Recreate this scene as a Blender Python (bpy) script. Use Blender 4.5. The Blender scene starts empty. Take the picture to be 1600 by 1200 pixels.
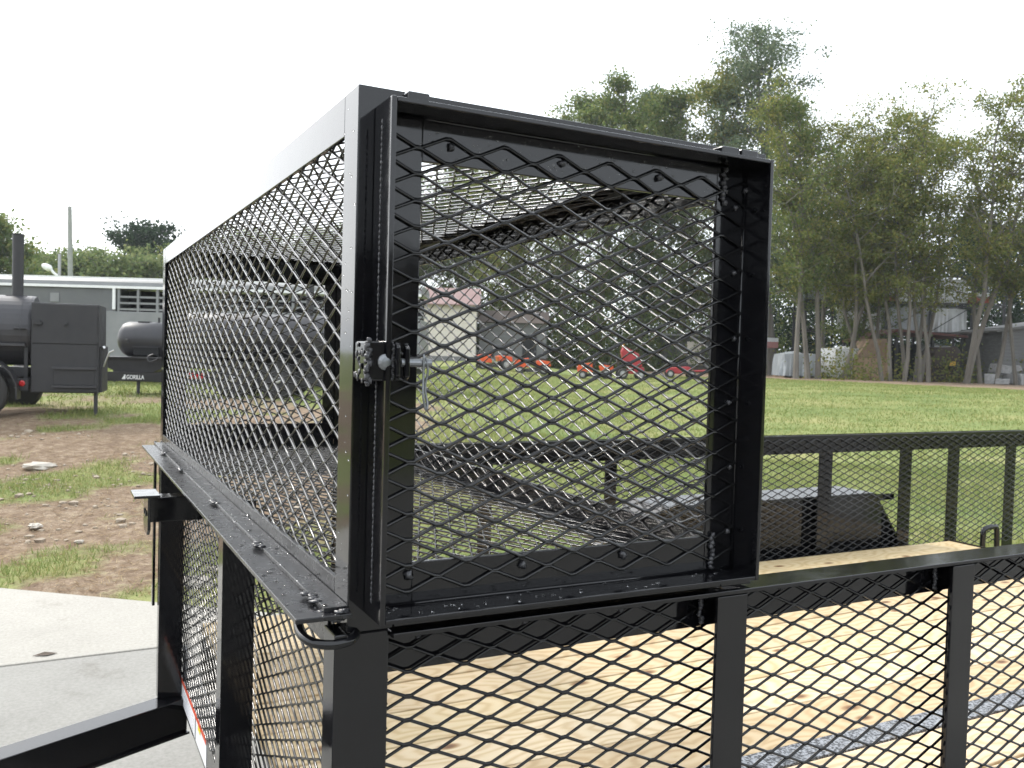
import bpy, bmesh, math, random
import numpy as np
from mathutils import Vector, Matrix, noise as mnoise
R = math.radians
SC = bpy.context.scene
COL = SC.collection
rng = np.random.default_rng(7)
random.seed(7)

# ---------------------------------------------------------------- camera
ZB = 1.12                       # height of the trailer's rail / underside of the cage above the concrete
F_PX = 1375.07
YAW, PITCH, ROLL = 0.4816, -0.0313, 0.0278
CAM = Vector((-0.2981, -0.9562, ZB + 0.3184))
fw = Vector((math.sin(YAW) * math.cos(PITCH), math.cos(YAW) * math.cos(PITCH), math.sin(PITCH)))
r0 = Vector((math.cos(YAW), -math.sin(YAW), 0))
u0 = r0.cross(fw)
rt = math.cos(ROLL) * r0 + math.sin(ROLL) * u0
up = -math.sin(ROLL) * r0 + math.cos(ROLL) * u0
cd = bpy.data.cameras.new('camera')
cam = bpy.data.objects.new('camera', cd)
COL.objects.link(cam)
m = Matrix((rt, up, -fw)).transposed().to_4x4()
m.translation = CAM
cam.matrix_world = m
cd.sensor_width = 36
cd.lens = F_PX / 1600 * 36
cd.clip_start = 0.05
cd.clip_end = 3000
cd.dof.use_dof = True
cd.dof.focus_distance = 1.35
cd.dof.aperture_fstop = 18
SC.camera = cam

# ---------------------------------------------------------------- sky, sun, exposure
SUN_EL, SUN_AZ = R(42), R(-25)      # azimuth clockwise from +Y: the sun stands behind the cage, to its left
w = bpy.data.worlds.new('World')
SC.world = w
w.use_nodes = True
nt = w.node_tree
nt.nodes.clear()
sky = nt.nodes.new('ShaderNodeTexSky')
sky.sky_type = 'NISHITA'
sky.sun_disc = False
sky.sun_elevation = SUN_EL
sky.sun_rotation = SUN_AZ
sky.air_density = 1.0
sky.dust_density = 4.0
sky.ozone_density = 1.0
hs = nt.nodes.new('ShaderNodeHueSaturation')
hs.inputs['Saturation'].default_value = 0.30
mx = nt.nodes.new('ShaderNodeMix')
mx.data_type = 'RGBA'
mx.inputs[0].default_value = 0.55
mx.inputs[7].default_value = (9.0, 9.6, 10.2, 1)      # thin bright cloud sheet over the blue
bg = nt.nodes.new('ShaderNodeBackground')
bg.inputs['Strength'].default_value = 0.15
wo = nt.nodes.new('ShaderNodeOutputWorld')
nt.links.new(sky.outputs[0], hs.inputs['Color'])
nt.links.new(hs.outputs[0], mx.inputs[6])
nt.links.new(mx.outputs[2], bg.inputs['Color'])
nt.links.new(bg.outputs[0], wo.inputs['Surface'])
sd = bpy.data.lights.new('sun', 'SUN')
sd.energy = 1.5
sd.angle = R(10)
sd.color = (1.0, 0.95, 0.87)
sun = bpy.data.objects.new('sun', sd)
COL.objects.link(sun)
sdir = Vector((math.sin(SUN_AZ) * math.cos(SUN_EL), math.cos(SUN_AZ) * math.cos(SUN_EL), math.sin(SUN_EL)))
sun.rotation_euler = sdir.to_track_quat('Z', 'Y').to_euler()
sun.location = (-20, 20, 30)
SC.view_settings.view_transform = 'Standard'
SC.view_settings.look = 'None'
SC.view_settings.exposure = 0.95
SC.view_settings.gamma = 1
SC.view_settings.use_curve_mapping = False
SC.cycles.max_bounces = 8
SC.cycles.transparent_max_bounces = 12
SC.cycles.sample_clamp_indirect = 6
SC.cycles.use_denoising = True

# ---------------------------------------------------------------- helpers
class MB:
    def __init__(s): s.v = []; s.f = []
    def add(s, vs, fs):
        b = len(s.v); s.v += [tuple(p) for p in vs]; s.f += [tuple(b + i for i in q) for q in fs]; return s
    def box(s, a, b):
        x0, y0, z0 = a; x1, y1, z1 = b
        return s.add([(x0,y0,z0),(x1,y0,z0),(x1,y1,z0),(x0,y1,z0),(x0,y0,z1),(x1,y0,z1),(x1,y1,z1),(x0,y1,z1)],
                     [(0,3,2,1),(4,5,6,7),(0,1,5,4),(1,2,6,5),(2,3,7,6),(3,0,4,7)])
    def prism(s, poly, vec):             # polygon (3-D points) swept along vec
        n = len(poly); vec = Vector(vec); P = [Vector(p) for p in poly]
        vs = P + [p + vec for p in P]
        nrm = sum(((P[i] - P[0]).cross(P[(i+1) % n] - P[0]) for i in range(n)), Vector())
        if nrm.dot(vec) > 0:
            fs = [tuple(range(n-1, -1, -1)), tuple(range(n, 2*n))] + [(i, (i+1) % n, (i+1) % n + n, i + n) for i in range(n)]
        else:
            fs = [tuple(range(n)), tuple(range(2*n-1, n-1, -1))] + [((i+1) % n, i, i + n, (i+1) % n + n) for i in range(n)]
        return s.add(vs, fs)
    def angle(s, p0, p1, da, db, wa=.055, wb=.055, t=.006):   # L-section steel from p0 to p1
        p0 = Vector(p0); da = Vector(da); db = Vector(db)
        poly = [p0, p0 + da*wa, p0 + da*wa + db*t, p0 + da*t + db*t, p0 + da*t + db*wb, p0 + db*wb]
        return s.prism(poly, Vector(p1) - p0)
    def tube(s, pts, r, n=8, cap=True):
        pts = [Vector(p) for p in pts]; k = len(pts)
        rr = r if isinstance(r, (list, tuple)) else [r] * k
        b = len(s.v); prev = None
        for i, p in enumerate(pts):
            t = (pts[min(i+1, k-1)] - pts[max(i-1, 0)]).normalized()
            a = prev if prev is not None else Vector((0,0,1)) if abs(t.z) < .9 else Vector((1,0,0))
            a = (a - t * a.dot(t)).normalized(); prev = a; c = t.cross(a)
            for j in range(n):
                q = 2 * math.pi * j / n
                s.v.append(tuple(p + (a * math.cos(q) + c * math.sin(q)) * rr[i]))
        for i in range(k-1):
            for j in range(n):
                j2 = (j+1) % n
                s.f.append((b+i*n+j, b+i*n+j2, b+(i+1)*n+j2, b+(i+1)*n+j))
        if cap:
            s.f.append(tuple(b + j for j in range(n-1, -1, -1))); s.f.append(tuple(b + (k-1)*n + j for j in range(n)))
        return s
    def lathe(s, c, axis, prof, n=24):       # prof: (distance along axis, radius)
        ax = Vector(axis).normalized(); c = Vector(c)
        return s.tube([c + ax * h for h, _ in prof], [max(q, .0005) for _, q in prof], n)
    def blob(s, c, r, sx=1, sy=1, sz=1, jit=.15, n=6, rings=4):
        c = Vector(c); b = len(s.v)
        s.v.append(tuple(c + Vector((0,0,-r*sz))))
        for i in range(1, rings):
            th = math.pi * i / rings
            for j in range(n):
                q = 2*math.pi*j/n; k = r * (1 + random.uniform(-jit, jit))
                s.v.append((c.x + k*sx*math.sin(th)*math.cos(q), c.y + k*sy*math.sin(th)*math.sin(q), c.z - k*sz*math.cos(th)))
        s.v.append(tuple(c + Vector((0,0,r*sz)))); e = len(s.v) - 1
        for j in range(n): s.f.append((b, b+1+(j+1) % n, b+1+j))
        for i in range(rings-2):
            for j in range(n):
                o = b+1+i*n; s.f.append((o+j, o+(j+1) % n, o+n+(j+1) % n, o+n+j))
        o = b+1+(rings-2)*n
        for j in range(n): s.f.append((o+j, o+(j+1) % n, e))
        return s
    def build(s, name, mat, parent=None, smooth=False, bevel=0):
        me = bpy.data.meshes.new(name); me.from_pydata(s.v, [], s.f)
        if smooth: me.polygons.foreach_set('use_smooth', [True] * len(me.polygons))
        me.update()
        return link(name, me, mat, parent, bevel, smooth)

def link(name, me, mat, parent=None, bevel=0, smooth=False):
    if mat is not None and not me.materials: me.materials.append(mat)
    o = bpy.data.objects.new(name, me); COL.objects.link(o)
    if parent is not None: o.parent = parent
    if bevel:
        bv = o.modifiers.new('bevel', 'BEVEL'); bv.width = bevel; bv.segments = 2; bv.limit_method = 'ANGLE'; bv.angle_limit = R(40)
    return o
def tag(o, label=None, cat=None, group=None, kind=None):
    for k, v in (('label', label), ('category', cat), ('group', group), ('kind', kind)):
        if v: o[k] = v
    return o
def empty(name, loc, rz=0):
    o = bpy.data.objects.new(name, None); COL.objects.link(o); o.location = loc; o.rotation_euler = (0,0,rz); o.empty_display_size = .1
    return o
def at(bear, depth, z=None):
    """ground point: depth metres out along the view axis, bear = sideways offset per metre of depth"""
    bear, depth = float(bear), float(depth)
    p = CAM + depth * (Vector((math.sin(YAW), math.cos(YAW), 0)) + bear * r0)
    return Vector((p.x, p.y, ground_z(p.x, p.y) if z is None else z))
def raw_mesh(name, verts, faces4=None, faces3=None, uv=None):
    """numpy verts (n,3) and quads or triangles straight into a mesh"""
    me = bpy.data.meshes.new(name); fs = faces4 if faces4 is not None else faces3; k = fs.shape[1]
    me.vertices.add(len(verts)); me.vertices.foreach_set('co', verts.astype(np.float32).ravel())
    me.loops.add(fs.size); me.loops.foreach_set('vertex_index', fs.astype(np.int32).ravel())
    me.polygons.add(len(fs)); me.polygons.foreach_set('loop_start', np.arange(0, fs.size, k, dtype=np.int32))
    me.update(calc_edges=True); me.validate()
    return me

def S(t):
    t = np.clip(t, 0, 1); return t * t * (3 - 2 * t)
def ground_z(x, y):
    x = np.asarray(x, float); y = np.asarray(y, float)
    dx = x - CAM.x; dy = y - CAM.y
    dp = dx * math.sin(YAW) + dy * math.cos(YAW); lt = dx * math.cos(YAW) - dy * math.sin(YAW)
    h = .60 * S((dp - 4.9) / 10.6) * (1 - S((lt + 2) / 6))
    h = h + .62 * S((x - 12) / 18)
    edge = y - (4.507 - .811 * x)                       # >0 beyond the edge of the concrete
    h = h - .05 + .04 * S(edge / .25) * (1 + .3 * np.sin(x * 3.1) * np.sin(y * 2.3))
    return float(h) if h.ndim == 0 else h

# ---------------------------------------------------------------- materials
def mat(name, color, rough=.5, metal=0, spec=.5, **kw):
    M = bpy.data.materials.new(name); M.use_nodes = True
    b = M.node_tree.nodes['Principled BSDF']
    b.inputs['Base Color'].default_value = (*color, 1); b.inputs['Roughness'].default_value = rough
    b.inputs['Metallic'].default_value = metal; b.inputs['Specular IOR Level'].default_value = spec
    for k, v in kw.items(): b.inputs[k].default_value = v
    return M
def nodes(M): return M.node_tree, M.node_tree.nodes, M.node_tree.nodes['Principled BSDF']
def noise(M, scale, detail=4, rough=.6, coord='Object', vec_scale=None):
    t, n, _ = nodes(M)
    tc = n.new('ShaderNodeTexCoord'); nz = n.new('ShaderNodeTexNoise')
    nz.inputs['Scale'].default_value = scale; nz.inputs['Detail'].default_value = detail; nz.inputs['Roughness'].default_value = rough
    if vec_scale:
        mp = n.new('ShaderNodeMapping'); mp.inputs['Scale'].default_value = vec_scale
        t.links.new(tc.outputs[coord], mp.inputs[0]); t.links.new(mp.outputs[0], nz.inputs['Vector'])
    else: t.links.new(tc.outputs[coord], nz.inputs['Vector'])
    return nz.outputs['Fac']
def ramp(M, fac, stops):
    t, n, _ = nodes(M); cr = n.new('ShaderNodeValToRGB')
    e = cr.color_ramp.elements
    while len(e) < len(stops): e.new(.5)
    for q, (p, c) in zip(e, stops): q.position = p; q.color = (*c, 1) if len(c) == 3 else c
    t.links.new(fac, cr.inputs[0]); return cr.outputs[0]
def bump(M, fac, strength, dist):
    t, n, b = nodes(M); bp = n.new('ShaderNodeBump'); bp.inputs['Strength'].default_value = strength; bp.inputs['Distance'].default_value = dist
    t.links.new(fac, bp.inputs['Height']); t.links.new(bp.outputs[0], b.inputs['Normal'])
def varied(name, c1, c2, scale, rough=(.5, .7), bmp=0, bdist=.002, metal=0, vec_scale=None, detail=5, spec=.5):
    M = mat(name, c1, rough[0], metal, spec); t, n, b = nodes(M)
    f = noise(M, scale, detail, vec_scale=vec_scale)
    t.links.new(ramp(M, f, [(.3, c1), (.7, c2)]), b.inputs['Base Color'])
    g = lambda q: (q, q, q)
    t.links.new(ramp(M, f, [(.3, g(rough[0])), (.7, g(rough[1]))]), b.inputs['Roughness'])
    if bmp: bump(M, f, bmp, bdist)
    return M

PAINT = varied('black_gloss_paint', (.0045, .0045, .0055), (.0065, .0065, .0078), 38, (.045, .13), .05, .0004)
PAINT_MESH = varied('black_mesh_paint', (.005, .005, .0056), (.0075, .0075, .008), 60, (.08, .18), .05, .0004)
WELD = varied('painted_weld', (.016, .016, .018), (.06, .06, .066), 300, (.12, .32), .5, .001)
PAINT_SAT = varied('black_satin_paint', (.008, .008, .0095), (.012, .012, .014), 45, (.22, .36), .06, .0005)
SMOKE = varied('matt_black_enamel', (.018, .018, .021), (.030, .029, .031), 6, (.42, .6), .1, .002)
SMOKE_T = varied('satin_grey_black_tank', (.030, .030, .035), (.045, .043, .047), 4, (.36, .5), .08, .002)
TYRE = varied('tyre_rubber', (.018, .018, .018), (.035, .033, .03), 12, (.7, .9), .2, .003)
STEEL = mat('bright_steel', (.55, .55, .55), .3, 1)
RIM = mat('grey_wheel_steel', (.35, .35, .36), .4, .6)
STOCK = varied('grey_trailer_paint', (.18, .185, .19), (.245, .25, .255), 1.5, (.35, .5))
STOCK_D = varied('dark_grey_trailer_paint', (.095, .10, .105), (.13, .135, .14), 1.2, (.35, .5))
WHITE = varied('white_paint', (.74, .75, .76), (.80, .80, .80), 8, (.35, .5))
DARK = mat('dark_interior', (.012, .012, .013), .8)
RED = mat('red_plastic', (.42, .012, .015), .25)
REDP = varied('red_machine_paint', (.28, .015, .024), (.34, .022, .03), 4, (.3, .45))
ORANGE = varied('orange_machine_paint', (.60, .075, .015), (.68, .10, .02), 4, (.28, .4))
SEATM = mat('black_vinyl', (.02, .02, .02), .5)
AMBER = mat('amber_lens', (.75, .35, .05), .2)
DROP = mat('water', (1, 1, 1), .02, 0, .5, IOR=1.33)
nodes(DROP)[2].inputs['Transmission Weight'].default_value = 1.0

def wood():
    M = mat('pale_pine', (.6, .44, .26), .62); t, n, b = nodes(M)
    tc = n.new('ShaderNodeTexCoord'); oi = n.new('ShaderNodeObjectInfo')
    off = n.new('ShaderNodeVectorMath'); off.operation = 'SCALE'; t.links.new(oi.outputs['Random'], off.inputs['Scale']); off.inputs[0].default_value = (37, 11, 5)
    ad = n.new('ShaderNodeVectorMath'); ad.operation = 'ADD'; t.links.new(tc.outputs['Object'], ad.inputs[0]); t.links.new(off.outputs[0], ad.inputs[1])
    mp = n.new('ShaderNodeMapping'); mp.inputs['Scale'].default_value = (.55, 9, 9); t.links.new(ad.outputs[0], mp.inputs[0])
    # knots: sparse cells
    mk = n.new('ShaderNodeMapping'); mk.inputs['Scale'].default_value = (4.2, 8.5, 1); t.links.new(ad.outputs[0], mk.inputs[0])
    vo = n.new('ShaderNodeTexVoronoi'); vo.voronoi_dimensions = '2D'; vo.inputs['Scale'].default_value = 1.0; t.links.new(mk.outputs[0], vo.inputs['Vector'])
    # grain, bent round the knots
    dv = n.new('ShaderNodeMath'); dv.operation = 'MULTIPLY'; dv.inputs[1].default_value = 1.4; t.links.new(vo.outputs['Distance'], dv.inputs[0])
    nz = n.new('ShaderNodeTexNoise'); nz.inputs['Scale'].default_value = 1.3; nz.inputs['Detail'].default_value = 3; t.links.new(mp.outputs[0], nz.inputs['Vector'])
    sm = n.new('ShaderNodeMath'); sm.operation = 'ADD'; t.links.new(nz.outputs['Fac'], sm.inputs[0]); t.links.new(dv.outputs[0], sm.inputs[1])
    ml = n.new('ShaderNodeMath'); ml.operation = 'MULTIPLY'; ml.inputs[1].default_value = 20; t.links.new(sm.outputs[0], ml.inputs[0])
    sn = n.new('ShaderNodeMath'); sn.operation = 'SINE'; t.links.new(ml.outputs[0], sn.inputs[0])
    g = n.new('ShaderNodeMapRange'); g.inputs['From Min'].default_value = -1; t.links.new(sn.outputs[0], g.inputs['Value'])
    col = ramp(M, g.outputs[0], [(0, (.53, .405, .245)), (.4, (.62, .50, .33)), (1, (.655, .545, .385))])
    kn = ramp(M, vo.outputs['Distance'], [(.04, (.24, .14, .08)), (.075, (.50, .36, .24)), (.14, (1, 1, 1))])
    sel = n.new('ShaderNodeSeparateColor'); t.links.new(vo.outputs['Color'], sel.inputs[0])
    gt = n.new('ShaderNodeMath'); gt.operation = 'GREATER_THAN'; gt.inputs[1].default_value = .80; t.links.new(sel.outputs[0], gt.inputs[0])
    m1 = n.new('ShaderNodeMix'); m1.data_type = 'RGBA'; m1.blend_type = 'MULTIPLY'
    t.links.new(gt.outputs[0], m1.inputs[0]); t.links.new(col, m1.inputs[6]); t.links.new(kn, m1.inputs[7])
    # tint from board to board
    tr = ramp(M, oi.outputs['Random'], [(0, (.76, .70, .60)), (.3, (.97, .95, .90)), (.55, (.86, .82, .68)), (.8, (1, .99, .97)), (1, (.95, .82, .75))])
    m2 = n.new('ShaderNodeMix'); m2.data_type = 'RGBA'; m2.blend_type = 'MULTIPLY'; m2.inputs[0].default_value = 1
    t.links.new(m1.outputs[2], m2.inputs[6]); t.links.new(tr, m2.inputs[7]); t.links.new(m2.outputs[2], b.inputs['Base Color'])
    bump(M, g.outputs[0], .12, .001)
    return M
WOOD = wood()

def speckled():
    M = mat('speckled_steel', (.3, .31, .32), .4, .4); t, n, b = nodes(M)
    f = noise(M, 160, 3)
    t.links.new(ramp(M, f, [(.44, (.03, .03, .032)), (.56, (.34, .35, .37))]), b.inputs['Base Color'])
    bump(M, f, .3, .001); return M
SPECK = speckled()

def concrete(name, c1, c2):
    M = mat(name, c1, .85); t, n, b = nodes(M)
    a = noise(M, .8, 6, .65); f = noise(M, 60, 6, .7)
    m_ = n.new('ShaderNodeMix'); m_.data_type = 'RGBA'; m_.blend_type = 'MULTIPLY'; m_.inputs[0].default_value = 1
    t.links.new(ramp(M, a, [(.3, c1), (.7, c2)]), m_.inputs[6]); t.links.new(ramp(M, f, [(.3, (.74, .74, .73)), (.62, (1, 1, 1))]), m_.inputs[7])
    m3 = n.new('ShaderNodeMix'); m3.data_type = 'RGBA'; m3.blend_type = 'MULTIPLY'; m3.inputs[0].default_value = 1
    st = noise(M, 2.6, 8, .72)
    t.links.new(m_.outputs[2], m3.inputs[6]); t.links.new(ramp(M, st, [(.26, (.66, .64, .60)), (.42, (.95, .95, .94)), (.7, (1.04, 1.04, 1.03))]), m3.inputs[7])
    t.links.new(m3.outputs[2], b.inputs['Base Color']); bump(M, f, .25, .003); return M
CONC_PALE = concrete('pale_concrete', (.32, .305, .275), (.39, .37, .335))
CONC_GREY = concrete('grey_concrete', (.235, .229, .213), (.29, .282, .262))  # near slab gets the darker, greyer tone

def leafmat(name, dark, light, yellow=None, trans=.6):
    M = bpy.data.materials.new(name); M.use_nodes = True; t = M.node_tree; n = t.nodes; n.clear()
    ge = n.new('ShaderNodeNewGeometry'); cr = n.new('ShaderNodeValToRGB')
    st = [(0, dark), (.6, light)] + ([(.95, yellow)] if yellow else [])
    e = cr.color_ramp.elements
    while len(e) < len(st): e.new(.5)
    for q, (p, c) in zip(e, st): q.position = p; q.color = (*c, 1)
    t.links.new(ge.outputs['Random Per Island'], cr.inputs[0])
    d = n.new('ShaderNodeBsdfDiffuse'); tr = n.new('ShaderNodeBsdfTranslucent'); mxs = n.new('ShaderNodeMixShader'); mxs.inputs[0].default_value = trans
    o = n.new('ShaderNodeOutputMaterial')
    t.links.new(cr.outputs[0], d.inputs[0]); t.links.new(cr.outputs[0], tr.inputs[0]); t.links.new(d.outputs[0], mxs.inputs[1]); t.links.new(tr.outputs[0], mxs.inputs[2])
    t.links.new(mxs.outputs[0], o.inputs[0]); return M
LEAF_GREEN = leafmat('leaf_green', (.085, .128, .044), (.155, .20, .068), (.21, .215, .075))
LEAF_OLIVE = leafmat('leaf_olive', (.115, .15, .045), (.195, .225, .068), (.27, .24, .075))
LEAF_DARK = leafmat('leaf_dark', (.022, .040, .024), (.048, .074, .040), None, .25)
LEAF_PALE = leafmat('leaf_pale', (.10, .145, .06), (.17, .215, .09), (.23, .25, .11))
LEAF_BLUE = leafmat('leaf_blue_green', (.080, .115, .072), (.135, .175, .105), (.17, .195, .11))
BARK = varied('grey_bark', (.085, .075, .062), (.165, .15, .128), 3, (.8, .95), .5, .02, vec_scale=(1, 1, .15))
GRASSM = leafmat('grass_blades', (.13, .185, .055), (.215, .255, .085), (.345, .32, .14), .3)

def groundmat():
    M = mat('grass_and_dirt', (.1, .12, .04), .95, 0, .15); t, n, b = nodes(M)
    at_ = n.new('ShaderNodeAttribute'); at_.attribute_name = 'grass'
    f1 = noise(M, .35, 6, .6); f2 = noise(M, 9, 6, .75); f3 = noise(M, 70, 4, .7)
    def mixc(a, c, f, mode='MIX', fv=None):
        q = n.new('ShaderNodeMix'); q.data_type = 'RGBA'; q.blend_type = mode
        if fv is not None: q.inputs[0].default_value = fv
        else: t.links.new(f, q.inputs[0])
        t.links.new(a, q.inputs[6]); t.links.new(c, q.inputs[7]); return q.outputs[2]
    g1 = ramp(M, f1, [(.35, (.15, .20, .070)), (.5, (.215, .245, .092)), (.68, (.30, .29, .13))])
    g2 = ramp(M, f2, [(.3, (.60, .62, .55)), (.65, (1.1, 1.1, 1.1))])
    grass = mixc(g1, g2, None, 'MULTIPLY', 1)
    d1 = ramp(M, f2, [(.28, (.125, .085, .058)), (.5, (.225, .165, .115)), (.72, (.36, .295, .215))])
    d2 = ramp(M, f3, [(.3, (.62, .6, .58)), (.6, (1.1, 1.1, 1.1))])
    dirt = mixc(d1, d2, None, 'MULTIPLY', 1)
    a2 = n.new('ShaderNodeMath'); a2.operation = 'ADD'; t.links.new(at_.outputs['Fac'], a2.inputs[0])
    f2c = n.new('ShaderNodeMath'); f2c.operation = 'MULTIPLY_ADD'; f2c.inputs[1].default_value = 1.0; f2c.inputs[2].default_value = -.5
    t.links.new(f2, f2c.inputs[0]); t.links.new(f2c.outputs[0], a2.inputs[1])
    k = ramp(M, a2.outputs[0], [(.28, (0, 0, 0)), (.74, (1, 1, 1))])
    t.links.new(mixc(dirt, grass, k), b.inputs['Base Color'])
    bump(M, f2, .7, .04); return M
GROUND = groundmat()

# ---------------------------------------------------------------- ground sheet
def vnoise(x, y, sc, seed):
    out = np.zeros(x.shape)
    flat = out.ravel(); xf = x.ravel() * sc + seed * 17.3; yf = y.ravel() * sc - seed * 9.1
    xi = np.floor(xf).astype(int); yi = np.floor(yf).astype(int); fx = S(xf - xi); fy = S(yf - yi)
    def h(a, b_):
        q = np.sin(a * 127.1 + b_ * 311.7 + seed * 74.7) * 43758.5453; return q - np.floor(q)
    flat[:] = (h(xi, yi) * (1-fx) + h(xi+1, yi) * fx) * (1-fy) + (h(xi, yi+1) * (1-fx) + h(xi+1, yi+1) * fx) * fy
    return flat.reshape(x.shape)
def grass_amount(x, y):
    """1 = turf, 0 = bare dirt"""
    dx = x - CAM.x; dy = y - CAM.y
    dp = dx * math.sin(YAW) + dy * math.cos(YAW); lt = dx * math.cos(YAW) - dy * math.sin(YAW)
    n1 = vnoise(x, y, .75, 1) * .6 + vnoise(x, y, 2.1, 2) * .4
    dirt = np.clip((n1 - .52) * 3.0 + .42, .0, .95)
    right = S((lt + .105 * dp + .8) / 1.6 + (n1 - .5))             # turf takes over to the right
    far = S((dp - 13.2) / 2.5 + (n1 - .5) * .8) * .8               # weeds below the parked trailers
    g = np.maximum(np.maximum(dirt, right), far)
    strip = S((dp - (46.5 - 38*np.clip(lt/np.maximum(dp, 1) - .30, 0, .5))) / 2.0 + (n1 - .5)) * (1 - S((dp - 72) / 5)) * S((lt - 6) / 4)    # bare earth below the trees
    return g * (1 - strip)
gx = np.concatenate([-np.geomspace(700, 9, 26), np.arange(-8.5, 9.5, .11), np.geomspace(9.8, 60, 60), np.geomspace(66, 900, 18)])
gy = np.concatenate([-np.geomspace(500, 5, 20), np.arange(-4.6, 3, .3), np.arange(3, 14, .11), np.geomspace(14.2, 70, 70), np.geomspace(78, 1100, 20)])
X, Y = np.meshgrid(gx, gy)
Z = ground_z(X, Y) + (vnoise(X, Y, 1.1, 5) - .5) * .05 * (np.hypot(X, Y) < 60) * S((Y - (4.507 - .811 * X)) / .6)
nx, ny = len(gx), len(gy)
idx = np.arange(nx * ny).reshape(ny, nx)
quads = np.stack([idx[:-1, :-1], idx[:-1, 1:], idx[1:, 1:], idx[1:, :-1]], -1).reshape(-1, 4)
me = raw_mesh('ground', np.stack([X, Y, Z], -1).reshape(-1, 3), quads)
ga = me.attributes.new('grass', 'FLOAT', 'POINT')
ga.data.foreach_set('value', grass_amount(X, Y).ravel().astype(np.float32))
me.polygons.foreach_set('use_smooth', np.ones(len(me.polygons), bool))
tag(link('ground', me, GROUND), kind='structure')

conc = MB(); conc.prism([(-9, 3.516, -.12), (1.222, 3.516, -.12), (-4.5, 8.156, -.12), (-9, 8.6, -.12)], (0, 0, .12))
conc = conc.build('concrete_pavement', CONC_PALE, bevel=.006); tag(conc, kind='structure')
conc2 = MB(); conc2.prism([(-9, -9, -.12), (16.6, -9, -.12), (1.238, 3.504, -.12), (-9, 3.504, -.12)], (0, 0, .118))
tag(conc2.build('slab', CONC_GREY, conc, bevel=.006))

# ---------------------------------------------------------------- expanded metal sheet
def expanded(name, o, U, V, N, wid, hei, parent, lwd=.0745, swd=.030, pu=0, pv=0, w_=.0037, th=.0022, tilt=40, mtl=None):
    """zig-zag strands welded at the bonds: the real build of expanded metal. U long way, V short way, N outwards"""
    o, U, V, N = (np.array(q, float) for q in (o, U, V, N))
    a = swd / 4 - .0007; bh = .0036; ct, st_ = math.cos(R(tilt)), math.sin(R(tilt))
    e1 = (ct * V - st_ * N) * w_ / 2; e2 = (st_ * V + ct * N) * th / 2
    corners = [e1 + e2, -e1 + e2, -e1 - e2, e1 - e2]
    VV, FF, base = [], [], 0
    r0_, r1_ = math.floor((0 - pv) / (swd / 2)) - 1, math.ceil((hei - pv) / (swd / 2)) + 1
    for r in range(r0_, r1_):
        vc = pv + r * swd / 2 + swd / 4
        ph = pu + (0 if r % 2 == 0 else lwd / 2)
        us, vs = [], []
        k0 = math.floor((0 - ph) / lwd) - 1
        for k in range(k0, math.ceil((wid - ph) / lwd) + 2):
            c = ph + k * lwd
            us += [c - bh, c + bh, c + lwd/2 - bh, c + lwd/2 + bh]
            vs += [vc - a, vc - a, vc + a, vc + a]
        us = np.array(us); vs = np.array(vs) + rng.normal(0, .0003, len(us))
        ue = np.concatenate([[0], us[(us > 0) & (us < wid)], [wid]]); ve = np.interp(ue, us, vs)
        if ve.min() < .002 or ve.max() > hei - .002: continue
        P = o + ue[:, None] * U + ve[:, None] * V + rng.normal(0, .0004) * N
        k = len(P)
        VV.append(np.stack([P + c for c in corners], 1).reshape(-1, 3))
        i = np.arange(k - 1)[:, None] * 4; j = np.arange(4)[None]; j2 = (j + 1) % 4
        FF.append((base + np.stack([i + j, i + 4 + j, i + 4 + j2, i + j2], -1)).reshape(-1, 4))
        base += k * 4
    me = raw_mesh(name, np.concatenate(VV), np.concatenate(FF))
    return link(name, me, mtl or PAINT_MESH, parent)

# ================================================================ THE TRAILER
W, L = 1.95, 4.36
TR = empty('utility_trailer', (0, 0, 0))
tag(TR, 'black open utility trailer with mesh sides and pale wooden plank deck', 'trailer')
def z(q): return ZB + q
DECK = z(-.545)
# front top rail: flat plate ledge in front of the cage
MB().box((-.063, -.018, z(.0225)), (-.0005, W - .12, z(.028))).box((-.008, .05, z(-.03)), (-.003, W - .13, z(.0223))).build('front_rail', PAINT_SAT, TR, bevel=.001)
# side top rails
MB().angle((.0515, -.012, z(-.003)), (L, -.012, z(-.003)), (0, 1, 0), (0, 0, -1), .058, .006, .006).prism(
    [(.052, .040, z(-.009)), (.052, .046, z(-.009)), (.052, .046, z(-.067)), (.052, .040, z(-.067))], (L - .052, 0, 0)).build('top_rail', PAINT, TR, bevel=.001)
MB().box((.0, W - .002, z(-.085)), (L, W + .050, z(-.003))).build('top_rail', PAINT, TR, bevel=.0015)
# side posts (L-section), near and far
for i, x in enumerate((.535, 1.042, 1.63, 2.26, 2.88, 3.37, 3.74, 4.21)):
    MB().angle((x + .055, -.006, z(-.0125)), (x + .055, -.006, z(-.66)), (-1, 0, 0), (0, 1, 0), .055, .045).build('side_post', PAINT, TR, bevel=.001)
for x in (.55, 1.10, 1.655, 2.26, 2.83, 3.375, 3.735, 4.20):
    wd = .085 if x > 2.5 else .055
    MB().angle((x + wd, W + .008, z(-.0855)), (x + wd, W + .008, z(-.66)), (-1, 0, 0), (0, 1, 0), wd, .045).build('side_post', PAINT, TR, bevel=.001)
# corner posts and front posts
MB().box((-.014, .0, z(-.765)), (.0505, .045, z(-.0005))).build('corner_post', PAINT, TR, bevel=.002)
MB().box((-.002, W - .045, z(-.765)), (.068, W, z(.0222))).build('corner_post', PAINT, TR, bevel=.002)
MB().angle((-.002, .80, z(.022)), (-.002, .80, z(-.765)), (1, 0, 0), (0, 1, 0), .062, .05).build('front_post', PAINT, TR, bevel=.001)
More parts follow.
